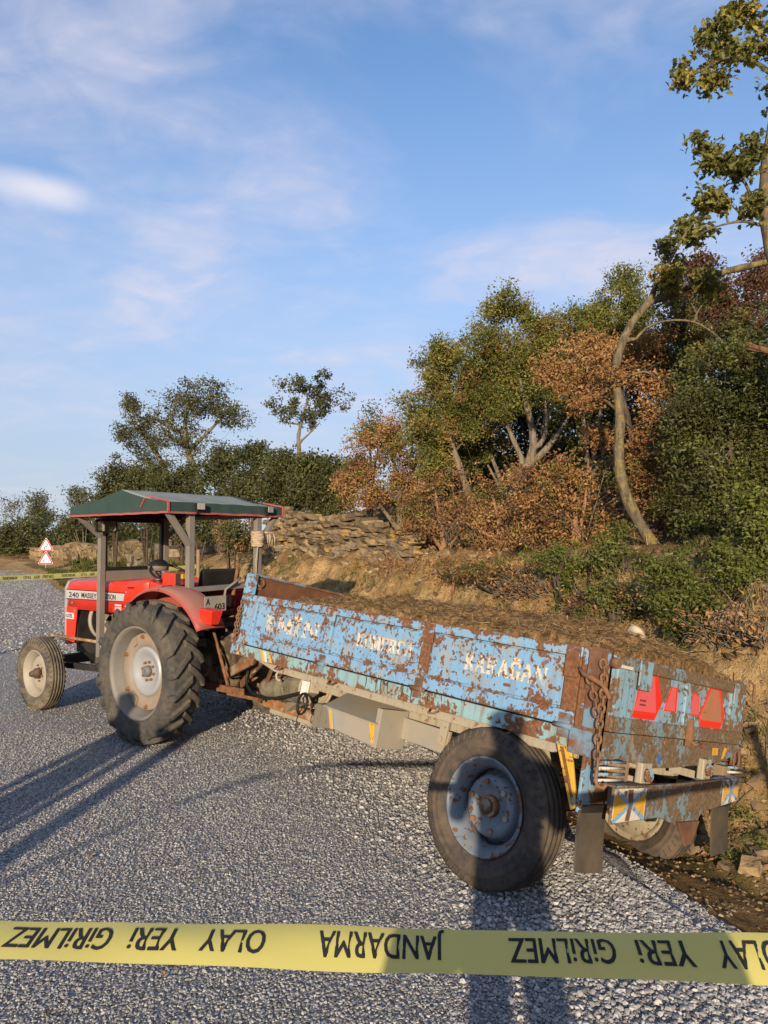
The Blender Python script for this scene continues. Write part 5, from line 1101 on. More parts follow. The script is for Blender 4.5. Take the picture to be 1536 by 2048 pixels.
def stone_wall(path, hts, name, label, hmin, hmax, lmin, lmax, seed, sink=.12, th=.28, limit=300):
    P_ = np.array(path, float); seg = np.linalg.norm(np.diff(P_, axis=0), axis=1); cum = np.concatenate([[0], np.cumsum(seg)]); tot = cum[-1]
    at = lambda d: np.array([np.interp(d, cum, P_[:, 0]), np.interp(d, cum, P_[:, 1])])
    o0 = at(tot / 2); z0 = gz1(*o0); root = empty(name, label, 'stone wall', (o0[0], o0[1], z0)); rs_ = random.Random(seed)
    cnt = 0; items = []
    zrel = 0; level = 0
    while level < max(hts):
        hh = rs_.uniform(hmin, hmax); d = -rs_.uniform(0, lmax)
        while d < tot:
            l_ = rs_.uniform(lmin, lmax) * (1.0 + .4 * (hh - hmin) / max(1e-6, hmax - hmin)); c = min(max(d + l_ / 2, .02), tot - .02)
            H_ = np.interp(c, np.linspace(0, tot, len(hts)), hts)
            if level + hh * .5 < H_ + rs_.uniform(-.06, .06): items.append((c, level + hh / 2, l_, hh * rs_.uniform(.85, 1.15)))
            d += l_ * rs_.uniform(.88, 1.0)
        level += hh * .93
    items.sort(key=lambda i: i[0]); n_ = len(items)
    for c, zz, l_, hh in items:
        p = at(c); q_ = at(min(c + .05, tot)) - at(max(c - .05, 0)); ang = math.atan2(q_[1], q_[0]); gzv = gz1(*p)
        o = bpy.data.objects.new('stone', rs_.choice(RK)); COL.objects.link(o); o.parent = root
        o.location = (p[0] - o0[0] + rs_.uniform(-.03, .03), p[1] - o0[1] + rs_.uniform(-.03, .03), gzv - z0 - sink + zz + rs_.uniform(-.012, .012)); o.rotation_euler = (rs_.uniform(-.12, .12), rs_.uniform(-.09, .09), ang + rs_.uniform(-.2, .2)); o.scale = (l_ * 1.05, th * rs_.uniform(.7, 1.15), hh * 1.12)
    mb = MB(); K = 24
    for k in range(K):
        a_, b_ = at(tot * k / K), at(tot * (k + 1) / K); ha, hb_ = [np.interp(tot * (k + j) / K, np.linspace(0, tot, len(hts)), hts) for j in (0, 1)]
        nn = np.array([-(b_ - a_)[1], (b_ - a_)[0]]); nn = nn / np.linalg.norm(nn) * th * .24
        za, zb = gz1(*a_) - z0 - sink, gz1(*b_) - z0 - sink; L2 = lambda p, s_, z: (p[0] - o0[0] + s_ * nn[0], p[1] - o0[1] + s_ * nn[1], z)
        mb.hexa([L2(a_, -1, za), L2(b_, -1, zb), L2(b_, 1, zb), L2(a_, 1, za)], [L2(a_, -1, za + ha - .12), L2(b_, -1, zb + hb_ - .12), L2(b_, 1, zb + hb_ - .12), L2(a_, 1, za + ha - .12)])
    mb.build('rubble_core', M_EARTH, root)
    return n_
n_a = stone_wall([(.45, 11.15), (.25, 11.5), (-.6, 12.9), (-1.6, 14.6), (-2.5, 16.2)], [.55, .85, .90, .95, 1.0, 1.0], 'stone_wall', 'rough dry stone wall of flat slabs on the bank behind the trailer', .04, .12, .12, .44, 3, .22)
n_b = stone_wall([(-6.6, 22.5), (-9.5, 28), (-13.2, 35), (-17.6, 43), (-20.5, 47.3), (-24.5, 50.3)], [.8, .9, 1.0, 1.05, 1.1, 1.0, .8], 'stone_wall', 'low far stone wall beyond the road bend behind the signs', .20, .34, .35, .85, 7, .15, .4)
print('STONES', n_a, n_b)
# loose rocks in the ditch and on the bank
rs_ = random.Random(21)
spots = [(1385, 1702, 'grey-brown angular rock at the ditch edge behind the trailer beam', .10), (1500, 1745, 'brown rock on the soil at the right edge', .075), (1520, 1718, 'upper tan rock near the right edge of the verge', .06), (1450, 1735, 'small tan rock between weeds on the verge', .05), (1345, 1690, 'small dark rock beside the half buried tyre', .045), (1400, 1668, 'small pale rock under the right mudflap', .04)]
def ray_ground(px, py, d0=2.2, d1=40):
    p0 = PX(px, py, 1.0); e = np.array(p0) - [0, 0, CH]; d = np.arange(d0, d1, .03); Q = e[None] * d[:, None] + [0, 0, CH]
    h = np.nonzero(Q[:, 2] <= gz(Q[:, 0], Q[:, 1]))[0]; return Vector(Q[h[0]] if len(h) else Q[-1])
for px, py, lb, sz_ in spots:
    p = ray_ground(px, py); o = bpy.data.objects.new('rock', rs_.choice(RK)); COL.objects.link(o); o.location = (p.x, p.y, gz1(p.x, p.y) + sz_ * .2); o.scale = (sz_ * 1.5, sz_ * 1.2, sz_ * .9); o.rotation_euler = (rs_.uniform(-.3, .3), rs_.uniform(-.3, .3), rs_.uniform(0, 6)); tag(o, lb, 'rock', 'rocks on the verge')
# ------------------------------------------------------------------ vegetation
def leaf_mat(name, cols, trans=.28, rough=.5):
    t = NT(name, rough, spec=.35); c = t.ramp(t.attr('rnd'), cols); t.col(c)
    tr = t.n.new('ShaderNodeBsdfTranslucent'); t.l.new(t.mix(.5, c, (.20, .22, .03)), tr.inputs[0]); mx_ = t.n.new('ShaderNodeMixShader'); mx_.inputs[0].default_value = trans
    t.l.new(t.b.outputs[0], mx_.inputs[1]); t.l.new(tr.outputs[0], mx_.inputs[2]); t.l.new(mx_.outputs[0], t.n['Material Output'].inputs[0]); return t.m
LG = leaf_mat('leaf_oak_green', [(0, (.06, .066, .016)), (.35, (.15, .152, .032)), (.7, (.27, .25, .058)), (.9, (.34, .29, .07)), (1, (.38, .21, .055))])
LD_ = leaf_mat('leaf_evergreen_dark', [(0, (.030, .033, .011)), (.5, (.068, .073, .024)), (.9, (.12, .122, .04)), (1, (.16, .15, .05))], .15)
LB = leaf_mat('leaf_bright_green', [(0, (.045, .056, .012)), (.5, (.105, .125, .026)), (1, (.20, .205, .045))])
LO = leaf_mat('leaf_dry_orange', [(0, (.15, .072, .030)), (.4, (.32, .16, .062)), (.75, (.45, .255, .105)), (1, (.53, .37, .19))], .3, .7)
LR = leaf_mat('leaf_dry_brown', [(0, (.07, .03, .02)), (.5, (.14, .062, .034)), (1, (.25, .12, .055))], .3, .7)
LY = leaf_mat('leaf_oak_autumn', [(0, (.06, .066, .02)), (.45, (.15, .152, .04)), (.75, (.26, .235, .055)), (.92, (.44, .33, .05)), (1, (.48, .26, .06))], .35)
LP = leaf_mat('leaf_pale_olive', [(0, (.055, .060, .026)), (.5, (.10, .10, .045)), (1, (.17, .15, .075))])
def bark(name, a, b, lich=None, kb=.4):
    t = NT(name, .95, spec=.1); n = t.noise(1, 6, .65, vec=t.map((26, 26, 6))); c = t.ramp(n, [(.32, a), (.68, b)])
    if lich: c = t.mix(t.math('MULTIPLY', t.ramp(t.noise(11, 6, .7), [(.5, 0), (.58, 1)]), kb), c, lich)
    t.col(c); t.bump(n, .02, .9); return t.m
BG = bark('bark_grey', (.085, .068, .05), (.25, .205, .15)); BL = bark('bark_lichen', (.055, .044, .03), (.19, .155, .105), (.28, .22, .045), .5); BD = bark('bark_dark', (.035, .026, .02), (.12, .09, .065)); BO = bark('bark_torn', (.14, .08, .045), (.36, .21, .115))
LOBE = np.array([(-.5, .02), (-.38, .10), (-.28, .26), (-.16, .16), (-.02, .36), (.12, .20), (.26, .30), (.36, .14), (.5, 0)])
def leaves(name, C, size, rs_, mat, parent, lobed=False, aspect=.55, up=.35, out=None):
    """one mesh of leaf-sized faces at the points C"""
    n = len(C)
    nrm = rs_.normal(0, 1, (n, 3)); nrm[:, 2] = np.abs(nrm[:, 2]) * .8 + up
    if out is not None: nrm = nrm + out
    nrm /= np.linalg.norm(nrm, axis=1)[:, None]
    a = rs_.normal(0, 1, (n, 3)); a -= nrm * (a * nrm).sum(1)[:, None]; a /= np.linalg.norm(a, axis=1)[:, None]; b = np.cross(nrm, a)
    L = (size * rs_.uniform(.6, 1.35, n))[:, None]; Wd = L * aspect
    if lobed:
        poly = np.concatenate([LOBE, LOBE[1:-1][::-1] * [1, -1]]); m = len(poly)
        V = C[:, None] + a[:, None] * (poly[None, :, :1] * L[:, None]) + b[:, None] * (poly[None, :, 1:] * Wd[:, None] * 1.5) + nrm[:, None] * ((np.abs(poly[None, :, 1:]) * .35 - poly[None, :, :1] ** 2 * .5) * L[:, None])
        me = np_mesh(name, V.reshape(-1, 3), np.arange(n * m), m, False)
    else:
        fold = nrm * L * .12
        V = np.stack([C - a * L * .5, C + b * Wd * .5 + fold - a * L * .08, C + a * L * .5, C - b * Wd * .5 + fold - a * L * .08], 1)
        me = np_mesh(name, V.reshape(-1, 3), (np.arange(n)[:, None] * 4 + np.array([0, 1, 2, 0, 2, 3])[None]).ravel(), 3, False); m = 3
    at = me.attributes.new('rnd', 'FLOAT', 'FACE'); r = rs_.random(n)
    cl = .5 + .5 * fbm((C + (np.array(parent.location) if parent else 0)) * 1.9 + 3, 2); r = np.clip(.50 * r + .62 * cl - .06, 0, 1)
    at.data.foreach_set('value', (r if lobed else np.repeat(r, 2)).astype(np.float32))
    return link(name, me, mat, parent)
class Skel:
    """branch skeleton: nodes with parents; limbs are grown to targets from the nearest node"""
    def __init__(s): s.p = []; s.par = []; s.r = []; s.fix = []
    def path(s, pts, r0, r1, parent=-1, sub=3):
        pts = [np.array(p, float) for p in pts]; Q = [pts[0]]
        for a, b in zip(pts[:-1], pts[1:]):
            for k in range(1, sub + 1): Q.append(a + (b - a) * k / sub)
        Q = np.array(Q)
        for _ in range(2): Q[1:-1] = Q[1:-1] * .5 + (Q[:-2] + Q[2:]) * .25
        ids = []
        for k, q_ in enumerate(Q):
            if k == 0 and parent >= 0: prev = parent; continue
            s.p.append(q_); s.par.append(parent if not ids else ids[-1]); s.r.append(r0 + (r1 - r0) * k / (len(Q) - 1)); s.fix.append(True); ids.append(len(s.p) - 1)
        return ids
    def near(s, q): return int(np.argmin(np.linalg.norm(np.array(s.p) - np.array(q), axis=1)))
    def grow(s, targets, rs_, rtip=.004, droop=0):
        base = s.p[0]; targets = targets[np.argsort(np.linalg.norm(targets - base, axis=1))]; tips = targets
        buf = np.zeros((len(s.p) + 6 * len(targets), 3)); buf[:len(s.p)] = np.array(s.p)
        for tq in targets:
            A = buf[:len(s.p)]; d = np.linalg.norm(A - tq, axis=1) + .15 * np.linalg.norm(A - base, axis=1) + np.where(A[:, 2] > tq[2] + .25, .5, 0); d[0] += .5
            j = int(np.argmin(d)); a = A[j].copy(); L = np.linalg.norm(tq - a)
            if L < .02: continue
            k_ = max(2, min(5, int(L / .18) + 1)); prev = j; off = rs_.normal(0, .10 * L, 3); off[2] -= droop * L
            for k in range(1, k_ + 1):
                u = k / k_; q_ = a + (tq - a) * u + off * math.sin(pi * u) + rs_.normal(0, .02 * L, 3) * (u < 1)
                buf[len(s.p)] = q_; s.p.append(q_); s.par.append(prev); s.r.append(0); s.fix.append(False); prev = len(s.p) - 1
        n = len(s.p); cnt = np.zeros(n)
        for i in range(n - 1, -1, -1):
            if cnt[i] == 0: cnt[i] = 1
            if s.par[i] >= 0: cnt[s.par[i]] += cnt[i]
        for i in range(n):
            if not s.fix[i]: s.r[i] = min(rtip * cnt[i] ** .42, .05, (s.r[s.par[i]] * .9 if s.par[i] >= 0 and s.r[s.par[i]] > 0 else 9))
        return np.array(tips)
    def mesh(s, mat, parent, name='trunk', org=(0, 0, 0)):
        mb = MB(); V = []; Fc = []; o = np.array(org)
        for i in range(len(s.p)):
            j = s.par[i]
            if j < 0: continue
            a, b = s.p[j] - o, s.p[i] - o; d = b - a; L = np.linalg.norm(d)
            if L < 1e-5: continue
            d = d / L; ra, rb = s.r[j], s.r[i]
            if not s.fix[i] and s.fix[j]: ra = min(ra, rb * 1.5)
            n = 9 if rb > .03 else (5 if rb > .009 else 3)
            x = np.cross(d, [.3, .5, .81]); x /= np.linalg.norm(x) + 1e-9; y = np.cross(d, x); th = np.arange(n) * 2 * pi / n
            ring = np.cos(th)[:, None] * x + np.sin(th)[:, None] * y; k = len(V)
            wob = (1 + .10 * math.sin(a[2] * 23 + a[0] * 17), 1 + .10 * math.sin(b[2] * 23 + b[0] * 17)) if n == 9 else (1, 1)
            V += list(a - d * ra * .25 + ring * ra * wob[0]) + list(b + d * rb * .25 + ring * rb * wob[1]); Fc += [(k + q_, k + (q_ + 1) % n, k + n + (q_ + 1) % n, k + n + q_) for q_ in range(n)]
        me = bpy.data.meshes.new(name); me.from_pydata([tuple(v) for v in V], [], Fc); me.polygons.foreach_set('use_smooth', [True] * len(Fc)); me.update()
        return link(name, me, mat, parent)
def blob_points(blobs, rs_, hollow=.35):
    out = []
    for c, r, n in blobs:
        m = max(4, n // 5); d = rs_.normal(0, 1, (m, 3)); d /= np.linalg.norm(d, axis=1)[:, None]; rad_ = rs_.uniform(hollow ** 3, 1.0, m) ** (1 / 3) * rs_.uniform(.75, 1.12, m)
        cc = d * rad_[:, None]; k = rs_.integers(0, m, n); p = cc[k] + np.clip(rs_.normal(0, .17, (n, 3)), -.36, .36); p *= (1 + .28 * fbm(p * 1.6 + np.array(c) * .7, 2))[:, None]; out.append(np.array(c) + p * np.array(r))
    return np.concatenate(out)
def tree(name, label, cat, base, trunks, blobs, mat, bk, nl, size, seed, group=None, spread=.13, lobed=False, droop=0, up=.35, twig=.0035, hollow=.35, layers=None, aspect=.55):
    rs_ = np.random.default_rng(seed); base = np.array(base, float)
    root = empty(name, label, cat, tuple(base), group)
    sk = Skel(); first = True
    for pts, r0, r1 in trunks:
        if first: sk.path(pts, r0, r1); first = False
        else: sk.path(pts, r0, r1, sk.near(pts[0]))
    T = blob_points(blobs, rs_, hollow); tips = sk.grow(T, rs_, twig, droop)
    sk.mesh(bk, root, 'trunk', base)
    k = max(1, nl // len(T)); sp_ = np.array([spread, spread, spread * .8])
    C = np.repeat(T, k, axis=0) + np.clip(rs_.normal(0, 1, (len(T) * k, 3)), -1.7, 1.7) * sp_ * rs_.uniform(.5, 1.3, len(T)).repeat(k)[:, None]
    C = C - base
    lay = layers or [(mat, 1.0)]
    sel = rs_.random(len(T)).repeat(k); lo = 0
    for m_, fr in lay:
        hi = lo + fr; pick = (sel >= lo) & (sel < hi); lo = hi
        if pick.sum(): leaves('crown', C[pick], size, rs_, m_, root, lobed, aspect, up)
    return root
def ell(px, py, d, rx, rz, n, ry=None):
    """blob from a photo ellipse at distance d: pixel radii to metres"""
    k = d / F; return (tuple(PX(px, py, d)), (rx * k, (ry or .8 * (rx + rz) / 2) * k, rz * k), n)
def at_ground(px, d, dz=-.05):
    x = (px - 768) / F * d; return (x, d, gz1(x, d) + dz)
V3 = lambda px, py, d: tuple(PX(px, py, d))
G1 = 'trees and shrubs on the bank'
def dg(px, py): return ray_ground(px, py, 3, 30).y
def shrub(label, px, d, blobs, mat, nl, size, seed, name='shrub', cat='shrub', bk=BD, stems=4, **kw):
    b = at_ground(px, d); rs_ = random.Random(seed); c0 = Vector(blobs[0][0]); tr_ = [([b, (b[0] * .6 + c0.x * .4, b[1] * .6 + c0.y * .4, b[2] * .55 + c0.z * .45), tuple(c0)], .05, .02)]
    for k in range(1, min(stems, len(blobs) + 2)):
        c = Vector(blobs[k % len(blobs)][0]) + Vector((rs_.uniform(-.3, .3), rs_.uniform(-.2, .2), rs_.uniform(-.1, .2)))
        tr_.append(([b, tuple(Vector(b).lerp(c, .5) + Vector((rs_.uniform(-.12, .12), rs_.uniform(-.1, .1), 0))), tuple(c)], .035, .012))
    return tree(name, label, cat, b, tr_, blobs, mat, bk, nl, size, seed, G1, **kw)
# --- far left, beyond the bend
shrub('dark round evergreen bush at the far left edge beyond the bend', 48, 54, [ell(45, 1068, 54, 50, 44, 120), ell(15, 1085, 54, 30, 35, 60), ell(80, 1075, 54, 26, 34, 50)], LD_, 9000, .20, 31, spread=.35, name='evergreen_bush', cat='bush')
shrub('grey half-bare tree behind the far left bush', 12, 58, [ell(10, 1010, 58, 24, 24, 60)], LP, 700, .16, 32, spread=.35, name='bare_tree', cat='tree', bk=BG, twig=.012)
shrub('pale olive tree above the far left bush', 76, 57, [ell(72, 1014, 57, 28, 24, 60), ell(92, 1035, 57, 14, 18, 20)], LP, 2400, .18, 33, spread=.4, name='olive_tree', cat='tree', bk=BG, twig=.010)
shrub('low dark bush right of the road signs', 150, 50, [ell(140, 1068, 50, 34, 30, 70), ell(175, 1062, 50, 30, 34, 60)], LD_, 5500, .20, 34, spread=.35, name='evergreen_bush', cat='bush')
shrub('pale olive tree behind the left edge of the tractor roof', 168, 48, [ell(165, 1012, 48, 30, 34, 60), ell(140, 1040, 48, 16, 20, 20)], LP, 3000, .17, 35, spread=.35, name='olive_tree', cat='tree', bk=BG, twig=.010)
shrub('dark bush seen through the tractor windscreen', 255, 34, [ell(235, 1058, 34, 44, 40, 80), ell(290, 1062, 34, 44, 38, 80)], LD_, 7500, .13, 36, spread=.24, name='evergreen_bush', cat='bush')
shrub('tall dark bush left of the big tree, above the tractor roof', 232, 27, [ell(240, 962, 27, 40, 44, 80), ell(215, 985, 27, 20, 26, 30)], LD_, 6500, .11, 37, spread=.2, name='evergreen_bush', cat='bush')
# --- big tree and its neighbours above the tractor
d = 24; b = at_ground(425, d)
tree('tall_tree', 'tall spreading grey-green tree above the tractor roof', 'tree', b, [([b, V3(400, 970, d), V3(384, 930, d), V3(372, 890, d), V3(368, 850, d), V3(380, 800, d)], .16, .05), ([V3(376, 905, d), V3(420, 860, d), V3(450, 830, d)], .07, .03), ([V3(368, 870, d), V3(330, 850, d), V3(300, 830, d)], .07, .03)],
     [ell(400, 795, d, 66, 50, 170), ell(455, 825, d, 44, 42, 90), ell(360, 840, d, 54, 54, 130), ell(385, 885, d, 64, 40, 80)], LD_, BG, 9500, .085, 41, G1, spread=.12, hollow=.1, twig=.008, layers=[(LP, .45), (LD_, .55)])
d = 25.5; b = at_ground(345, d)
tree('leaning_tree', 'shorter grey-green tree leaning left beside the tall tree', 'tree', b, [([b, V3(335, 960, d), V3(320, 915, d), V3(295, 880, d), V3(275, 850, d)], .13, .04)],
     [ell(275, 855, d, 36, 46, 70), ell(300, 900, d, 50, 40, 70), ell(265, 810, d, 22, 24, 40), ell(320, 945, d, 50, 34, 60), ell(250, 870, d, 24, 20, 30)], LD_, BG, 8500, .085, 42, G1, spread=.12, hollow=.1, twig=.007, layers=[(LP, .35), (LD_, .65)])
d = 20; b = at_ground(602, d)
tree('lone_tree', 'small lone tree with a bare trunk against the sky', 'tree', b, [([b, V3(600, 930, d), V3(598, 895, d), V3(596, 870, d), V3(604, 840, d), V3(615, 800, d)], .085, .03), ([V3(598, 885, d), V3(618, 868, d), V3(640, 845, d)], .035, .015)],
     [ell(615, 785, d, 50, 38, 80), ell(568, 812, d, 34, 28, 50), ell(660, 803, d, 32, 24, 44), ell(612, 838, d, 44, 24, 40), ell(648, 762, d, 22, 22, 24), ell(600, 760, d, 16, 16, 14)], LD_, BG, 4000, .085, 43, G1, spread=.085, hollow=.0, twig=.007, layers=[(LP, .3), (LD_, .7)])
HB = [(295, 965, 24, 44, 40, 'dark evergreen bush below the leaning tree'), (365, 968, 22, 46, 40, 'dark evergreen bush at the foot of the tall tree'), (440, 945, 20.5, 44, 52, 'broad dark evergreen bush right of the tall tree trunk'), (505, 938, 19.5, 42, 50, 'highest dark hedge bush left of the lone tree'), (565, 950, 18.5, 38, 46, 'dark hedge bush just left of the lone tree trunk'), (622, 955, 18, 36, 42, 'dark hedge bush just right of the lone tree trunk'), (672, 965, 17.5, 30, 42, 'dark hedge bush beside the orange oak')]
for k, (px, py, d, rx, rz, lb) in enumerate(HB):
    shrub(lb, px, d, [ell(px, py, d, rx, rz, 90), ell(px - 14, py + rz * .6, d, rx * .9, rz * .7, 50), ell(px + 12, py - rz * .55, d, rx * .5, rz * .45, 30), ell(px + 4, py + 52, d, rx * 1.0, 34, 50)], LD_, 8200, .085, 50 + k, spread=.15, name='evergreen_bush', cat='bush')
shrub('dark bush filling the gap under the tall tree, behind the tractor seat', 400, 21, [ell(385, 1050, 21, 50, 40, 60), ell(440, 1045, 21, 40, 40, 50), ell(330, 1055, 21, 40, 34, 40)], LD_, 6500, .09, 87, spread=.16, name='evergreen_bush', cat='bush')
shrub('brown and green bush on the bank under the tractor roof', 460, 14.2, [ell(455, 1072, 14.2, 42, 36, 60), ell(490, 1090, 14.2, 24, 26, 30)], LD_, 3600, .06, 60, spread=.11, layers=[(LD_, .6), (LO, .2), (LP, .2)])
# --- oaks on the right
d = 13; b = at_ground(800, d)
tree('orange_oak', 'orange-leaved young oak behind the stone wall', 'tree', b, [([b, V3(800, 1000, d), V3(795, 950, d), V3(780, 900, d), V3(770, 860, d)], .06, .02), ([b, V3(740, 985, d), V3(710, 950, d)], .04, .015), ([b, V3(825, 960, d), V3(832, 910, d)], .04, .015)],
     [ell(755, 905, d, 54, 48, 80), ell(720, 960, d, 46, 36, 60), ell(800, 940, d, 40, 56, 60), ell(775, 855, d, 38, 34, 50), ell(760, 990, d, 70, 26, 60), ell(690, 985, d, 34, 26, 30), ell(830, 990, d, 40, 40, 40)], LO, BG, 18000, .050, 61, G1, spread=.10, layers=[(LO, .66), (LR, .14), (LG, .2)])
shrub('pale olive bush left of the orange oak', 742, 14.5, [ell(740, 860, 14.5, 26, 34, 40), ell(705, 935, 14.5, 26, 30, 36)], LP, 2600, .06, 62, spread=.11, bk=BG)
d = 11.4; b = at_ground(965, d)
tree('green_oak', 'yellow-green oak at the left end of the oak wood', 'tree', b, [([b, V3(945, 1030, d), V3(925, 950, d), V3(900, 880, d), V3(880, 820, d), V3(868, 760, d)], .085, .025), ([V3(925, 955, d), V3(885, 930, d), V3(850, 890, d)], .045, .02)],
     [ell(872, 745, d, 46, 62, 90), ell(845, 840, d, 40, 60, 80), ell(900, 850, d, 50, 60, 70), ell(855, 925, d, 40, 40, 46)], LG, BG, 25000, .045, 63, G1, spread=.10, layers=[(LG, .72), (LB, .14), (LO, .14)])
d = 11; b = at_ground(985, d)
tree('green_oak', 'tallest green oak with tangled leaning trunks in the oak wood', 'tree', b, [([V3(985, 1082, d), V3(1005, 1020, d), V3(1030, 970, d), V3(1060, 925, d), V3(1070, 880, d), V3(1055, 820, d), V3(1035, 740, d), V3(1010, 660, d)], .10, .03), ([V3(1003, 1025, d), V3(1012, 960, d), V3(1052, 930, d), V3(1030, 890, d), V3(1010, 840, d), V3(985, 760, d)], .065, .02), ([V3(1062, 930, d), V3(1110, 880, d), V3(1140, 830, d)], .06, .02), ([V3(1070, 900, d), V3(1095, 870, d), V3(1090, 800, d)], .045, .02)],
     [ell(1000, 650, d, 60, 58, 100), ell(960, 730, d, 50, 66, 90), ell(1050, 720, d, 56, 70, 100), ell(1000, 800, d, 70, 50, 80), ell(945, 830, d, 40, 44, 46), ell(1085, 660, d, 26, 34, 30)], LG, BG, 38000, .043, 64, G1, spread=.10, layers=[(LG, .72), (LB, .2), (LO, .08)])
d = 12.5
shrub('high green oak crown right of the tallest oak', 1180, d, [ell(1150, 690, d, 60, 60, 90), ell(1245, 600, d, 52, 66, 110), ell(1200, 650, d, 60, 60, 80), ell(1290, 680, d, 44, 50, 60)], LB, 30000, .046, 65, spread=.11, name='green_oak', cat='tree', bk=BG, layers=[(LB, .6), (LG, .4)])
d = 12
shrub('olive oak foliage knitting the green oaks together', 1030, d, [ell(925, 780, d, 54, 90, 90), ell(1095, 730, d, 56, 90, 100), ell(1130, 800, d, 60, 60, 60), ell(950, 880, d, 70, 56, 70), ell(870, 880, d, 50, 60, 50), ell(1150, 650, d, 40, 40, 40)], LG, 26000, .046, 106, spread=.09, name='green_oak', cat='tree', bk=BG, layers=[(LG, .7), (LD_, .2), (LO, .1)])
d = 14
shrub('dark thicket deep in the wood behind the leaning trunks', 1080, d, [ell(1060, 880, d, 110, 90, 130), ell(960, 920, d, 70, 80, 80), ell(1010, 780, d, 86, 70, 100), ell(900, 860, d, 56, 70, 60), ell(1140, 780, d, 80, 80, 90)], LD_, 26000, .085, 66, spread=.17, name='thicket', cat='bush')
shrub('dark thicket deep in the wood right of the curved trunk', 1330, d, [ell(1200, 860, d, 110, 100, 140), ell(1310, 830, d, 90, 130, 130), ell(1420, 740, d, 110, 160, 160), ell(1240, 720, d, 90, 70, 90), ell(1520, 700, d, 70, 160, 90)], LD_, 30000, .085, 90, spread=.17, name='thicket', cat='bush')
d = 9.4; b = at_ground(1262, d)
tree('dry_oak', 'orange-brown dry oak hanging over the curved trunk', 'tree', b, [([b, V3(1285, 1040, d), V3(1270, 960, d), V3(1262, 860, d), V3(1240, 770, d), V3(1200, 710, d)], .06, .02), ([V3(1262, 850, d), V3(1215, 800, d), V3(1160, 780, d), V3(1120, 760, d)], .03, .01), ([V3(1245, 780, d), V3(1290, 740, d), V3(1330, 720, d)], .03, .01)],
     [ell(1180, 690, d, 56, 40, 60), ell(1110, 740, d, 46, 26, 36), ell(1165, 790, d, 44, 34, 44), ell(1240, 720, d, 60, 44, 60), ell(1300, 800, d, 40, 60, 50), ell(1205, 870, d, 26, 36, 26), ell(1290, 690, d, 50, 34, 40), ell(1205, 715, 8.6, 40, 26, 18), ell(1190, 790, 8.4, 36, 28, 18), ell(1290, 860, 8.5, 30, 36, 18), ell(1228, 748, 8.05, 24, 16, 9)], LO, BD, 12000, .047, 67, G1, spread=.085, hollow=.1)
shrub('low orange-brown oak scrub left of the curved trunk', 1150, 9.2, [ell(1150, 985, 9.2, 56, 44, 60), ell(1090, 1010, 9.2, 50, 36, 50), ell(1195, 1060, 9.2, 36, 46, 40), ell(1130, 930, 9.2, 50, 26, 40), ell(1060, 960, 9.2, 36, 40, 36), ell(1150, 1085, 9.2, 80, 24, 50), ell(1080, 1060, 9.2, 50, 26, 30)], LO, 8500, .046, 68, spread=.085, bk=BO, layers=[(LO, .6), (LR, .22), (LG, .18)])
shrub('low orange-brown oak scrub right of the curved trunk', 1300, 8.8, [ell(1300, 985, 8.8, 44, 54, 56), ell(1330, 930, 8.8, 30, 34, 30), ell(1270, 920, 8.8, 22, 30, 24)], LO, 6500, .046, 69, spread=.08, layers=[(LO, .55), (LR, .25), (LG, .2)])
d = 10.5
shrub('reddish-brown dead-leaved oak behind the high right branch', 1440, d, [ell(1400, 560, d, 50, 50, 60), ell(1470, 590, d, 60, 60, 80), ell(1530, 560, d, 50, 60, 60), ell(1420, 630, d, 60, 40, 50), ell(1350, 570, d, 30, 50, 40)], LR, 14000, .05, 70, spread=.10, name='dry_oak', cat='tree', bk=BD, twig=.005)
# curved trunk
d = 8.2; b = V3(1328, 1120, d)
tree('curved_oak', 'oak with a bare lichened trunk curving up in front of the wood', 'tree', b,
     [([b, V3(1292, 1070, d), V3(1258, 1010, d), V3(1241, 960, d), V3(1236, 900, d), V3(1241, 850, d), V3(1238, 800, d), V3(1228, 750, d), V3(1238, 700, d), V3(1262, 645, d), V3(1298, 605, d)], .070, .044),
      ([V3(1298, 605, d), V3(1312, 570, d), V3(1333, 530, d), V3(1372, 465, d), V3(1402, 425, d)], .034, .012),
      ([V3(1298, 605, d), V3(1345, 590, d), V3(1400, 562, d - .1), V3(1450, 543, d - .2), V3(1500, 532, d - .3), V3(1570, 515, d - .4)], .042, .036),
      ([V3(1262, 690, d), V3(1290, 655, d), V3(1330, 640, d - .2), V3(1390, 640, d - .3), V3(1440, 675, d - .4), V3(1470, 715, d - .4), V3(1505, 745, d - .4)], .020, .006),
      ([V3(1333, 530, d), V3(1318, 515, d), V3(1310, 492, d)], .012, .005), ([V3(1238, 765, d), V3(1290, 735, d - .2), V3(1330, 770, d - .3)], .02, .006),
      ([V3(1400, 640, d - .3), V3(1380, 600, d - .3), V3(1355, 570, d - .3)], .012, .006)],
     [ell(1400, 460, d, 40, 40, 30), ell(1360, 560, d - .2, 46, 30, 20), ell(1430, 565, d - .3, 50, 30, 24), ell(1350, 500, d, 30, 30, 14)], LY, BL, 1500, .08, 71, G1, spread=.07, lobed=True, twig=.004)
shrub('dark green oak foliage behind the curved trunk top', 1390, 9.6, [ell(1370, 640, 9.6, 60, 60, 80), ell(1340, 740, 9.6, 60, 60, 80), ell(1440, 680, 9.6, 70, 60, 80)], LD_, 12000, .05, 89, spread=.08, name='green_oak', cat='tree', layers=[(LD_, .5), (LR, .2), (LG, .3)])
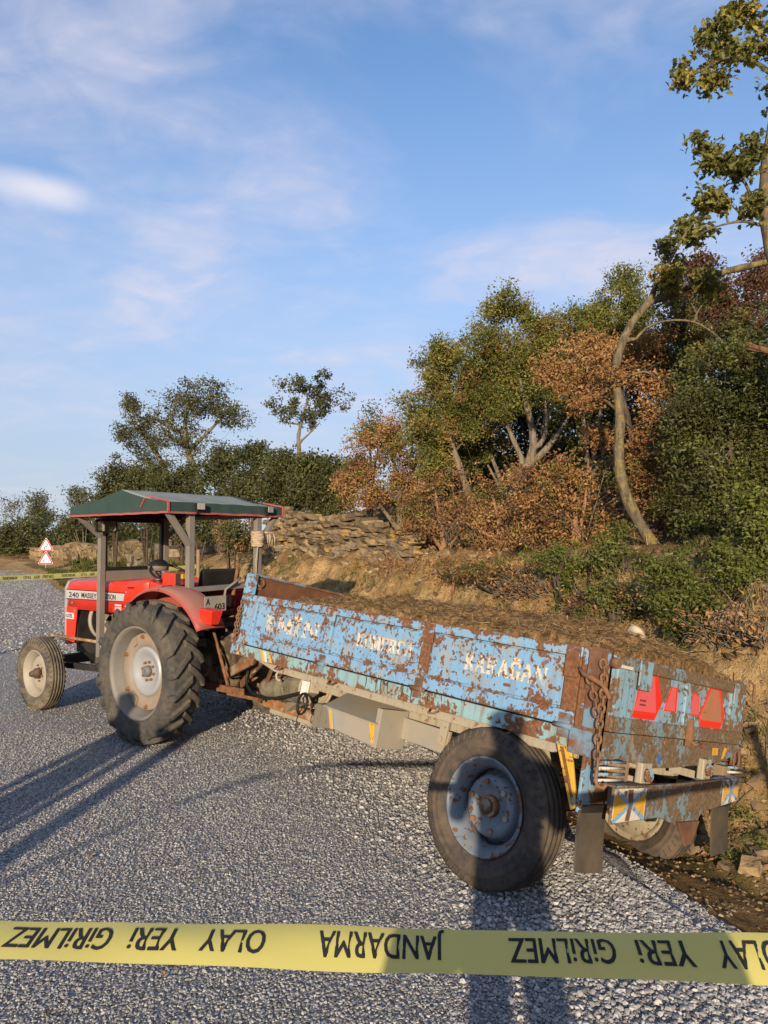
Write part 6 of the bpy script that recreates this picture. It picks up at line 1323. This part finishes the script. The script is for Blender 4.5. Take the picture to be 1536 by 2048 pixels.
# right edge oak with overhanging branches
d = 6.6; b = at_ground(1690, d)
tree('overhanging_oak', 'tall oak at the right edge with lobed leaves hanging against the sky', 'tree', b,
     [([b, V3(1660, 900, d), V3(1610, 700, d), V3(1560, 560, d), V3(1534, 470, d), V3(1528, 380, d), V3(1535, 300, d), V3(1560, 150, d), V3(1590, -20, d)], .085, .030),
      ([V3(1532, 440, d), V3(1505, 400, d), V3(1480, 340, d), V3(1440, 310, d)], .022, .007), ([V3(1532, 455, d), V3(1490, 440, d), V3(1440, 450, d), V3(1405, 465, d)], .018, .006),
      ([V3(1556, 160, d), V3(1510, 120, d), V3(1460, 110, d), V3(1400, 145, d), V3(1360, 155, d)], .024, .006), ([V3(1562, 120, d), V3(1500, 40, d), V3(1470, -20, d)], .022, .008)],
     [ell(1440, 320, d, 46, 44, 40), ell(1500, 330, d, 36, 60, 40), ell(1430, 400, d, 40, 34, 30), ell(1490, 420, d, 34, 24, 18), ell(1400, 290, d, 14, 14, 6),
      ell(1450, 90, d, 46, 62, 56), ell(1370, 150, d, 24, 22, 16), ell(1420, 160, d, 40, 20, 18), ell(1480, 30, d, 36, 36, 26), ell(1525, 90, d, 20, 50, 16), ell(1600, 150, d, 60, 120, 40)], LY, BL, 3900, .074, 72, G1, spread=.055, lobed=True, hollow=.0, twig=.006)
# right-hand evergreen mass and low scrub
d = 7.8
shrub('tall dark holm oak bush at the right edge', 1470, d, [ell(1450, 760, d, 96, 90, 110), ell(1470, 900, d, 90, 110, 130), ell(1390, 860, d, 54, 90, 80), ell(1420, 1010, d, 80, 70, 80), ell(1530, 820, d, 60, 140, 90), ell(1540, 1000, d, 60, 100, 70)], LD_, 36000, .046, 73, spread=.09, name='holm_oak', cat='bush', layers=[(LD_, .62), (LB, .38)])
d = 6.6
DD = dg(1500, 1150) - .1
shrub('bright green bush low at the right edge', 1500, DD, [ell(1505, 1040, DD, 44, 66, 60), ell(1530, 1130, DD, 40, 50, 40), ell(1470, 1110, DD, 30, 30, 24)], LB, 5600, .046, 74, spread=.07)
d = 6.3
DD = dg(1400, 1262) - .1
shrub('sprawling green scrub behind the trailer tailgate', 1400, DD, [ell(1350, 1180, DD, 70, 40, 60), ell(1430, 1210, DD, 70, 44, 60), ell(1490, 1260, DD, 60, 44, 50), ell(1380, 1250, DD, 56, 30, 40), ell(1320, 1140, DD, 50, 30, 36), ell(1460, 1150, DD, 60, 40, 40)], LB, 9500, .036, 75, spread=.06, stems=6)
d = 7.9
DD = dg(1120, 1180) - .1
shrub('small green scrub on the bank above the trailer middle', 1120, DD, [ell(1100, 1120, DD, 50, 24, 40), ell(1155, 1140, DD, 46, 30, 40), ell(1140, 1185, DD, 34, 22, 24)], LB, 3400, .036, 76, spread=.055)
DD = dg(1010, 1172) - .1
shrub('low green and brown scrub on the bank behind the load middle', 1010, DD, [ell(985, 1150, DD, 46, 22, 36), ell(1040, 1165, DD, 46, 24, 36), ell(930, 1135, DD, 40, 18, 26)], LB, 3000, .034, 101, spread=.05, layers=[(LB, .5), (LR, .3), (LO, .2)])
DD = dg(1230, 1228) - .1
shrub('dark low scrub on the bank above the trailer\'s rear corner', 1230, DD, [ell(1210, 1190, DD, 60, 26, 40), ell(1270, 1215, DD, 50, 26, 36), ell(1180, 1225, DD, 36, 18, 20)], LD_, 4200, .034, 102, spread=.055, layers=[(LD_, .5), (LB, .3), (LR, .2)])
DD = dg(1250, 1135) - .1
shrub('green scrub at the foot of the curved trunk', 1250, DD, [ell(1240, 1085, DD, 50, 40, 46), ell(1290, 1130, DD, 46, 24, 30), ell(1200, 1120, DD, 40, 24, 26)], LD_, 3600, .042, 77, spread=.06, layers=[(LD_, .5), (LB, .5)])
shrub('orange scrub behind the twig tangle at the wall end', 890, 11, [ell(870, 985, 11, 50, 44, 50), ell(920, 1020, 11, 46, 36, 46), ell(830, 1020, 11, 40, 34, 36), ell(880, 1060, 11, 70, 24, 40)], LO, 5200, .046, 78, spread=.085, bk=BO, layers=[(LO, .5), (LR, .25), (LG, .25)])
shrub('orange scrub among the leaning trunks', 1010, 10.2, [ell(985, 990, 10.2, 44, 36, 40), ell(1030, 1030, 10.2, 50, 30, 40), ell(960, 1040, 10.2, 40, 24, 26), ell(1010, 1075, 10.2, 70, 20, 36)], LO, 4200, .045, 79, spread=.08, bk=BO, layers=[(LO, .55), (LR, .25), (LG, .2)])
shrub('dark evergreen mass filling the gap behind the orange scrub', 930, 13.5, [ell(900, 960, 13.5, 90, 70, 90), ell(990, 1000, 13.5, 90, 70, 80), ell(830, 1000, 13.5, 60, 50, 50)], LD_, 9500, .075, 80, spread=.15, name='evergreen_bush', cat='bush')
shrub('dark evergreen mass on the slope behind the curved trunk', 1250, 12, [ell(1180, 1000, 12, 100, 70, 90), ell(1300, 980, 12, 100, 90, 90), ell(1420, 960, 12, 90, 100, 90)], LD_, 12000, .07, 86, spread=.14, name='evergreen_bush', cat='bush')
# bare twig thickets: every thicket one plant of arching stems
def thicket(label, px0, px1, py0, d, n, seed, hgt=.9, lean=(0, 0), bk=BO):
    rs_ = np.random.default_rng(seed); c = np.array(ray_ground((px0 + px1) / 2, py0, 5, 30)); root = empty('twig_thicket', label, 'thicket', tuple(c), G1)
    mb = MB()
    for k in range(n):
        p = ray_ground(rs_.uniform(px0, px1), py0 + rs_.uniform(-14, 14), 5, 30); p = np.array(p) - c; L = hgt * rs_.uniform(.4, 1.15); th = rs_.uniform(0, 2 * pi); q_ = [p]
        v = np.array([lean[0] + .7 * cos(th), .5 * sin(th), 1.0]) ; v /= np.linalg.norm(v)
        for j in range(5): v = v + rs_.normal(0, .22, 3) - np.array([0, 0, .10]); v /= np.linalg.norm(v); q_.append(q_[-1] + v * L / 5)
        r0 = rs_.uniform(.003, .010); mb.tube(q_, [r0 * (1 - .14 * j) for j in range(6)], 3)
    mb.build('stems', bk, root); C = np.array(mb.v); C = C[rs_.integers(0, len(C), n * 7)] + rs_.normal(0, .03, (n * 7, 3)); leaves('dry_leaves', C, .045, rs_, LO, root)
thicket('tangle of bare brown twigs beside the stone wall end', 850, 950, 1085, 10, 220, 81, .9, (.2, 0), BG)
thicket('tangle of bare brown twigs under the leaning trunks', 950, 1090, 1090, 9.5, 240, 82, .8, (.3, 0))
thicket('bare grey twigs on the bank under the green scrub', 1010, 1130, 1190, 8, 70, 83, .45, (-.8, 0), BG)
thicket('tall bare twigs standing in the orange scrub', 880, 1180, 1075, 9.5, 160, 105, 1.3, (.15, 0), BG)
thicket('dry twig tangle on the bank right of the stone wall', 760, 860, 1150, 10.5, 60, 84, .4, (.3, 0))
thicket('dry twig tangle on the bank above the trailer rear', 1150, 1300, 1225, 6.5, 90, 103, .4, (-.4, 0), BG)
thicket('brown twig tangle on the bank behind the load front', 870, 1000, 1165, 9, 110, 104, .42, (.3, 0))
thicket('dead grey twigs at the right edge above the tailgate', 1420, 1536, 1290, 5.8, 60, 85, .45, (-.5, 0), BG)
# broken branch, stump, stick, log
a_, b_ = PX(1488, 690, 6.9), PX(1600, 722, 6.8); e_ = b_ - a_
mb = MB().tube([e_ * .08, e_ * .3 + Vector((0, 0, .012)), e_ * .6, e_ * 1.0, e_ * 2.0 + Vector((0, .2, -.25))], [.012, .030, .038, .042, .05], 8)
for k, (q_, z_) in enumerate(((-.02, .035), (.0, -.03), (.10, .045))): mb.tube([e_ * .35, e_ * (.2 + .02 * k) + Vector((0, .01 * k, z_ * .7)), e_ * q_ + Vector((0, 0, z_))], [.022, .012, .002], 4)
o = mb.build('broken_branch', bark('bark_split', (.06, .035, .022), (.22, .115, .06)), None); o.location = a_; tag(o, 'broken torn branch stub at the right edge', 'branch')
p = ray_ground(1362, 1290, 4.6); a_ = Vector((-.10, .05, -.03)); o = MB().tube([a_, (0, 0, .03), (.10, -.05, .10)], [.026, .03, .028], 10).build('log', M_WOOD, None); o.location = p + Vector((0, 0, .06)); tag(o, 'short pale cut log lying in the scrub above the tailgate', 'log')
p = ray_ground(905, 1200, 6); o = MB().tube([(0, 0, -.1), (.01, 0, .15), (.02, 0, .30), (.06, -.02, .33)], [.022, .02, .018, .012], 8).build('dead_stump', M_RUST, None); o.location = p; tag(o, 'thin dark broken stump standing on the bank behind the load', 'stump')
p = ray_ground(1240, 1135, 6); o = MB().tube([(-.25, .05, .06), (0, 0, .10), (.28, -.08, .03)], [.02, .026, .018], 8).build('fallen_branch', BG, None); o.location = p; tag(o, 'pale fallen branch lying at the curved trunk\'s foot', 'branch')
# grass, weeds and fallen leaves
def blades(name, label, pts, n_per, h0, h1, mat, seed, lean=.5, wd=.003):
    rs_ = np.random.default_rng(seed); P = np.repeat(np.array(pts), n_per, axis=0); n = len(P); P = P + rs_.normal(0, .035, (n, 3)) * [1, 1, 0]; P[:, 2] = gz(P[:, 0], P[:, 1])
    H = rs_.uniform(h0, h1, n)[:, None]; th = rs_.uniform(0, 2 * pi, n); o = np.stack([np.cos(th), np.sin(th), np.zeros(n)], -1) * lean * H; sd = np.stack([-np.sin(th), np.cos(th), np.zeros(n)], -1) * wd; up = np.array([0, 0, 1.0])
    V = np.stack([P - sd, P + sd, P + o * .35 + up * H * .6 + sd * .7, P + o * .35 + up * H * .6 - sd * .7, P + o + up * H * .9], 1).reshape(-1, 3)
    Fi = (np.arange(n)[:, None] * 5 + np.array([0, 1, 2, 0, 2, 3, 3, 2, 4])[None]).ravel(); me = np_mesh(name, V, Fi, 3, False)
    at = me.attributes.new('rnd', 'FLOAT', 'FACE'); at.data.foreach_set('value', np.repeat(rs_.random(n), 3).astype(np.float32)); return tag(link(name, me, mat), label, 'grass', kind='stuff')
rs_ = np.random.default_rng(91)
def bank_pts(n, s0, s1, y0, y1, thr, seed, x0=-9, x1=6):
    r = np.random.default_rng(seed); out = []
    while sum(map(len, out)) < n:
        x = r.uniform(x0, x1, n * 3); y = r.uniform(y0, y1, n * 3); s, _ = sdist(x, y); m = (s > s0) & (s < s1) & (np.abs(x) < .62 * y) & (fbm(np.stack([x * .9, y * .9, x * 0 + 2], -1), 3) > thr); out.append(np.stack([x[m], y[m], x[m] * 0], -1))
    return np.concatenate(out)[:n]
blades('green_grass', 'tufts of green grass on the verge and the bank', bank_pts(420, .9, 3.4, 2.6, 16, .12, 92), 26, .04, .13, LB, 93, .7)
blades('far_grass', 'green grass strip along the far verge by the signs', bank_pts(420, .25, 2.6, 18, 44, -.3, 94, -24, -4), 30, .10, .34, LB, 95, .6, .022)
blades('dry_grass', 'dry straw-coloured grass on the bank', bank_pts(260, 1.2, 4.5, 4, 18, .0, 96), 12, .05, .20, leaf_mat('dry_grass', [(0, (.16, .10, .04)), (.6, (.32, .23, .11)), (1, (.45, .35, .19))], .2, .8), 97, .8)
P = np.concatenate([bank_pts(6500, .9, 5.5, 2.6, 15, -.15, 98)]); P[:, 2] = gz(P[:, 0], P[:, 1]) + .012
o = leaves('fallen_leaves', P, .05, rs_, LO, None, up=2.2); tag(o, 'dry brown leaves fallen over the bank', 'leaves', kind='stuff')
P = bank_pts(1500, 1.3, 4.5, 3.5, 14, -.3, 99); mb = MB(); r_ = random.Random(5)
P = P[:900]; TH = np.random.default_rng(3).uniform(0, 6.28, 900); LL = np.random.default_rng(4).uniform(.06, .28, 900); DX = np.stack([np.cos(TH), np.sin(TH)], -1) * LL[:, None]
Q3 = [np.concatenate([P[:, :2] + DX * f_, (gz(P[:, 0] + DX[:, 0] * f_, P[:, 1] + DX[:, 1] * f_) + e_)[:, None]], 1) for f_, e_ in ((0, .004), (.5, .022), (1, .006))]
for a_, b_, c_ in zip(*Q3): mb.tube([a_, b_, c_], [.003, .004, .002], 3)
tag(mb.build('twig_litter', BG, None), 'small dead twigs littering the bank', 'twigs', kind='stuff')
# low leafy weeds by the ditch
for k, (px, py, lb) in enumerate(((1365, 1660, 'small green weed under the right mudflap'), (1420, 1610, 'thin grassy weed on the soil right of the trailer beam'), (1460, 1720, 'green rosette weed on the verge at lower right'), (1530, 1700, 'green weed at the right edge of the verge'), (1475, 1655, 'sparse green weed on the yellow soil right of the trailer'))):
    p = ray_ground(px, py); C = np.random.default_rng(k).normal(0, 1, (130, 3)) * [.07, .05, .02] + [0, 0, .035]; root = empty('weed', lb, 'weed', (p.x, p.y, gz1(p.x, p.y)), 'weeds on the verge'); leaves('leaves', C, .035, np.random.default_rng(k + 5), LB, root, aspect=.3)

r_ = np.random.default_rng(44); n_ = 70; y = r_.uniform(1.8, 9, n_); x = r_.uniform(-.55, .4, n_) * y; s_, _u = sdist(x, y); k = s_ < 0
o = leaves('leaves_on_road', np.stack([x[k], y[k], np.full(k.sum(), .014)], -1), .035, r_, LO, None, up=3); tag(o, 'a few dry orange leaves scattered on the gravel road', 'leaves', kind='stuff')
# ------------------------------------------------------------------ people behind the camera, whose shadows reach into the picture
def person(x, y, face, label, top, leg, seed, h=1.76, arms='phone'):
    root = empty('person', label, 'person', (x, y, gz1(x, y) + .004)); root.rotation_euler = (0, 0, face); k = h / 1.76
    V = []; E_ = []; R_ = []
    def chain_(pts, start=None):
        prev = start
        for p, r in pts:
            V.append(tuple(c * k for c in p)); R_.append(r * k); i = len(V) - 1
            if prev is not None: E_.append((prev, i))
            prev = i
        return prev
    pel = chain_([((0, 0, .98), .15)]); ch = chain_([((0, .01, 1.12), .145), ((0, .0, 1.30), .165), ((0, -.01, 1.44), .13)], pel); nk = chain_([((0, 0, 1.51), .06), ((0, .01, 1.57), .07), ((0, .02, 1.65), .10), ((0, .015, 1.72), .085)], ch)
    for s_ in (-1, 1):
        chain_([((s_ * .09, 0, .90), .10), ((s_ * .11, .01, .50), .068), ((s_ * .12, -.01, .10), .05), ((s_ * .13, .05, .045), .045), ((s_ * .135, .15, .03), .035)], pel)
        if arms == 'phone': chain_([((s_ * .19, 0, 1.42), .065), ((s_ * .25, .05, 1.18), .05), ((s_ * .13, .28, 1.34), .04), ((s_ * .08, .34, 1.42), .035)], ch)
        else: chain_([((s_ * .19, 0, 1.42), .065), ((s_ * .25, .0, 1.14), .05), ((s_ * .25, .06, .90), .04), ((s_ * .25, .09, .80), .035)], ch)
    me = bpy.data.meshes.new('body'); me.from_pydata(V, E_, []); o = link('body', me, None, root)
    sk = o.modifiers.new('skin', 'SKIN'); ly = me.skin_vertices[0].data
    for i, r in enumerate(R_): ly[i].radius = (r, r)
    ly[0].use_root = True
    sb = o.modifiers.new('sub', 'SUBSURF'); sb.levels = 2; sb.render_levels = 2; sb.subdivision_type = 'CATMULL_CLARK'
    t = NT('clothes_%d' % seed, .9, spec=.1); z = t.sep()[2]
    t.col(t.ramp(t.math('DIVIDE', z, 1.8 * k), [(0, (.03, .025, .02)), (.05, leg), (.53, leg), (.535, top), (.845, top), (.85, (.45, .27, .19)), (.95, (.45, .27, .19)), (.955, (.03, .02, .015))], 'CONSTANT')); me.materials.append(t.m)
    return root
person(.08, -.34, 0, 'photographer in dark clothes whose shadow falls across the trailer wheel', (.05, .06, .09), (.04, .045, .06), 1, 1.82)
person(-2.95, .55, .2, 'bystander in green whose shadow crosses the road at the left', (.06, .08, .04), (.05, .06, .035), 2, 1.78, 'down')
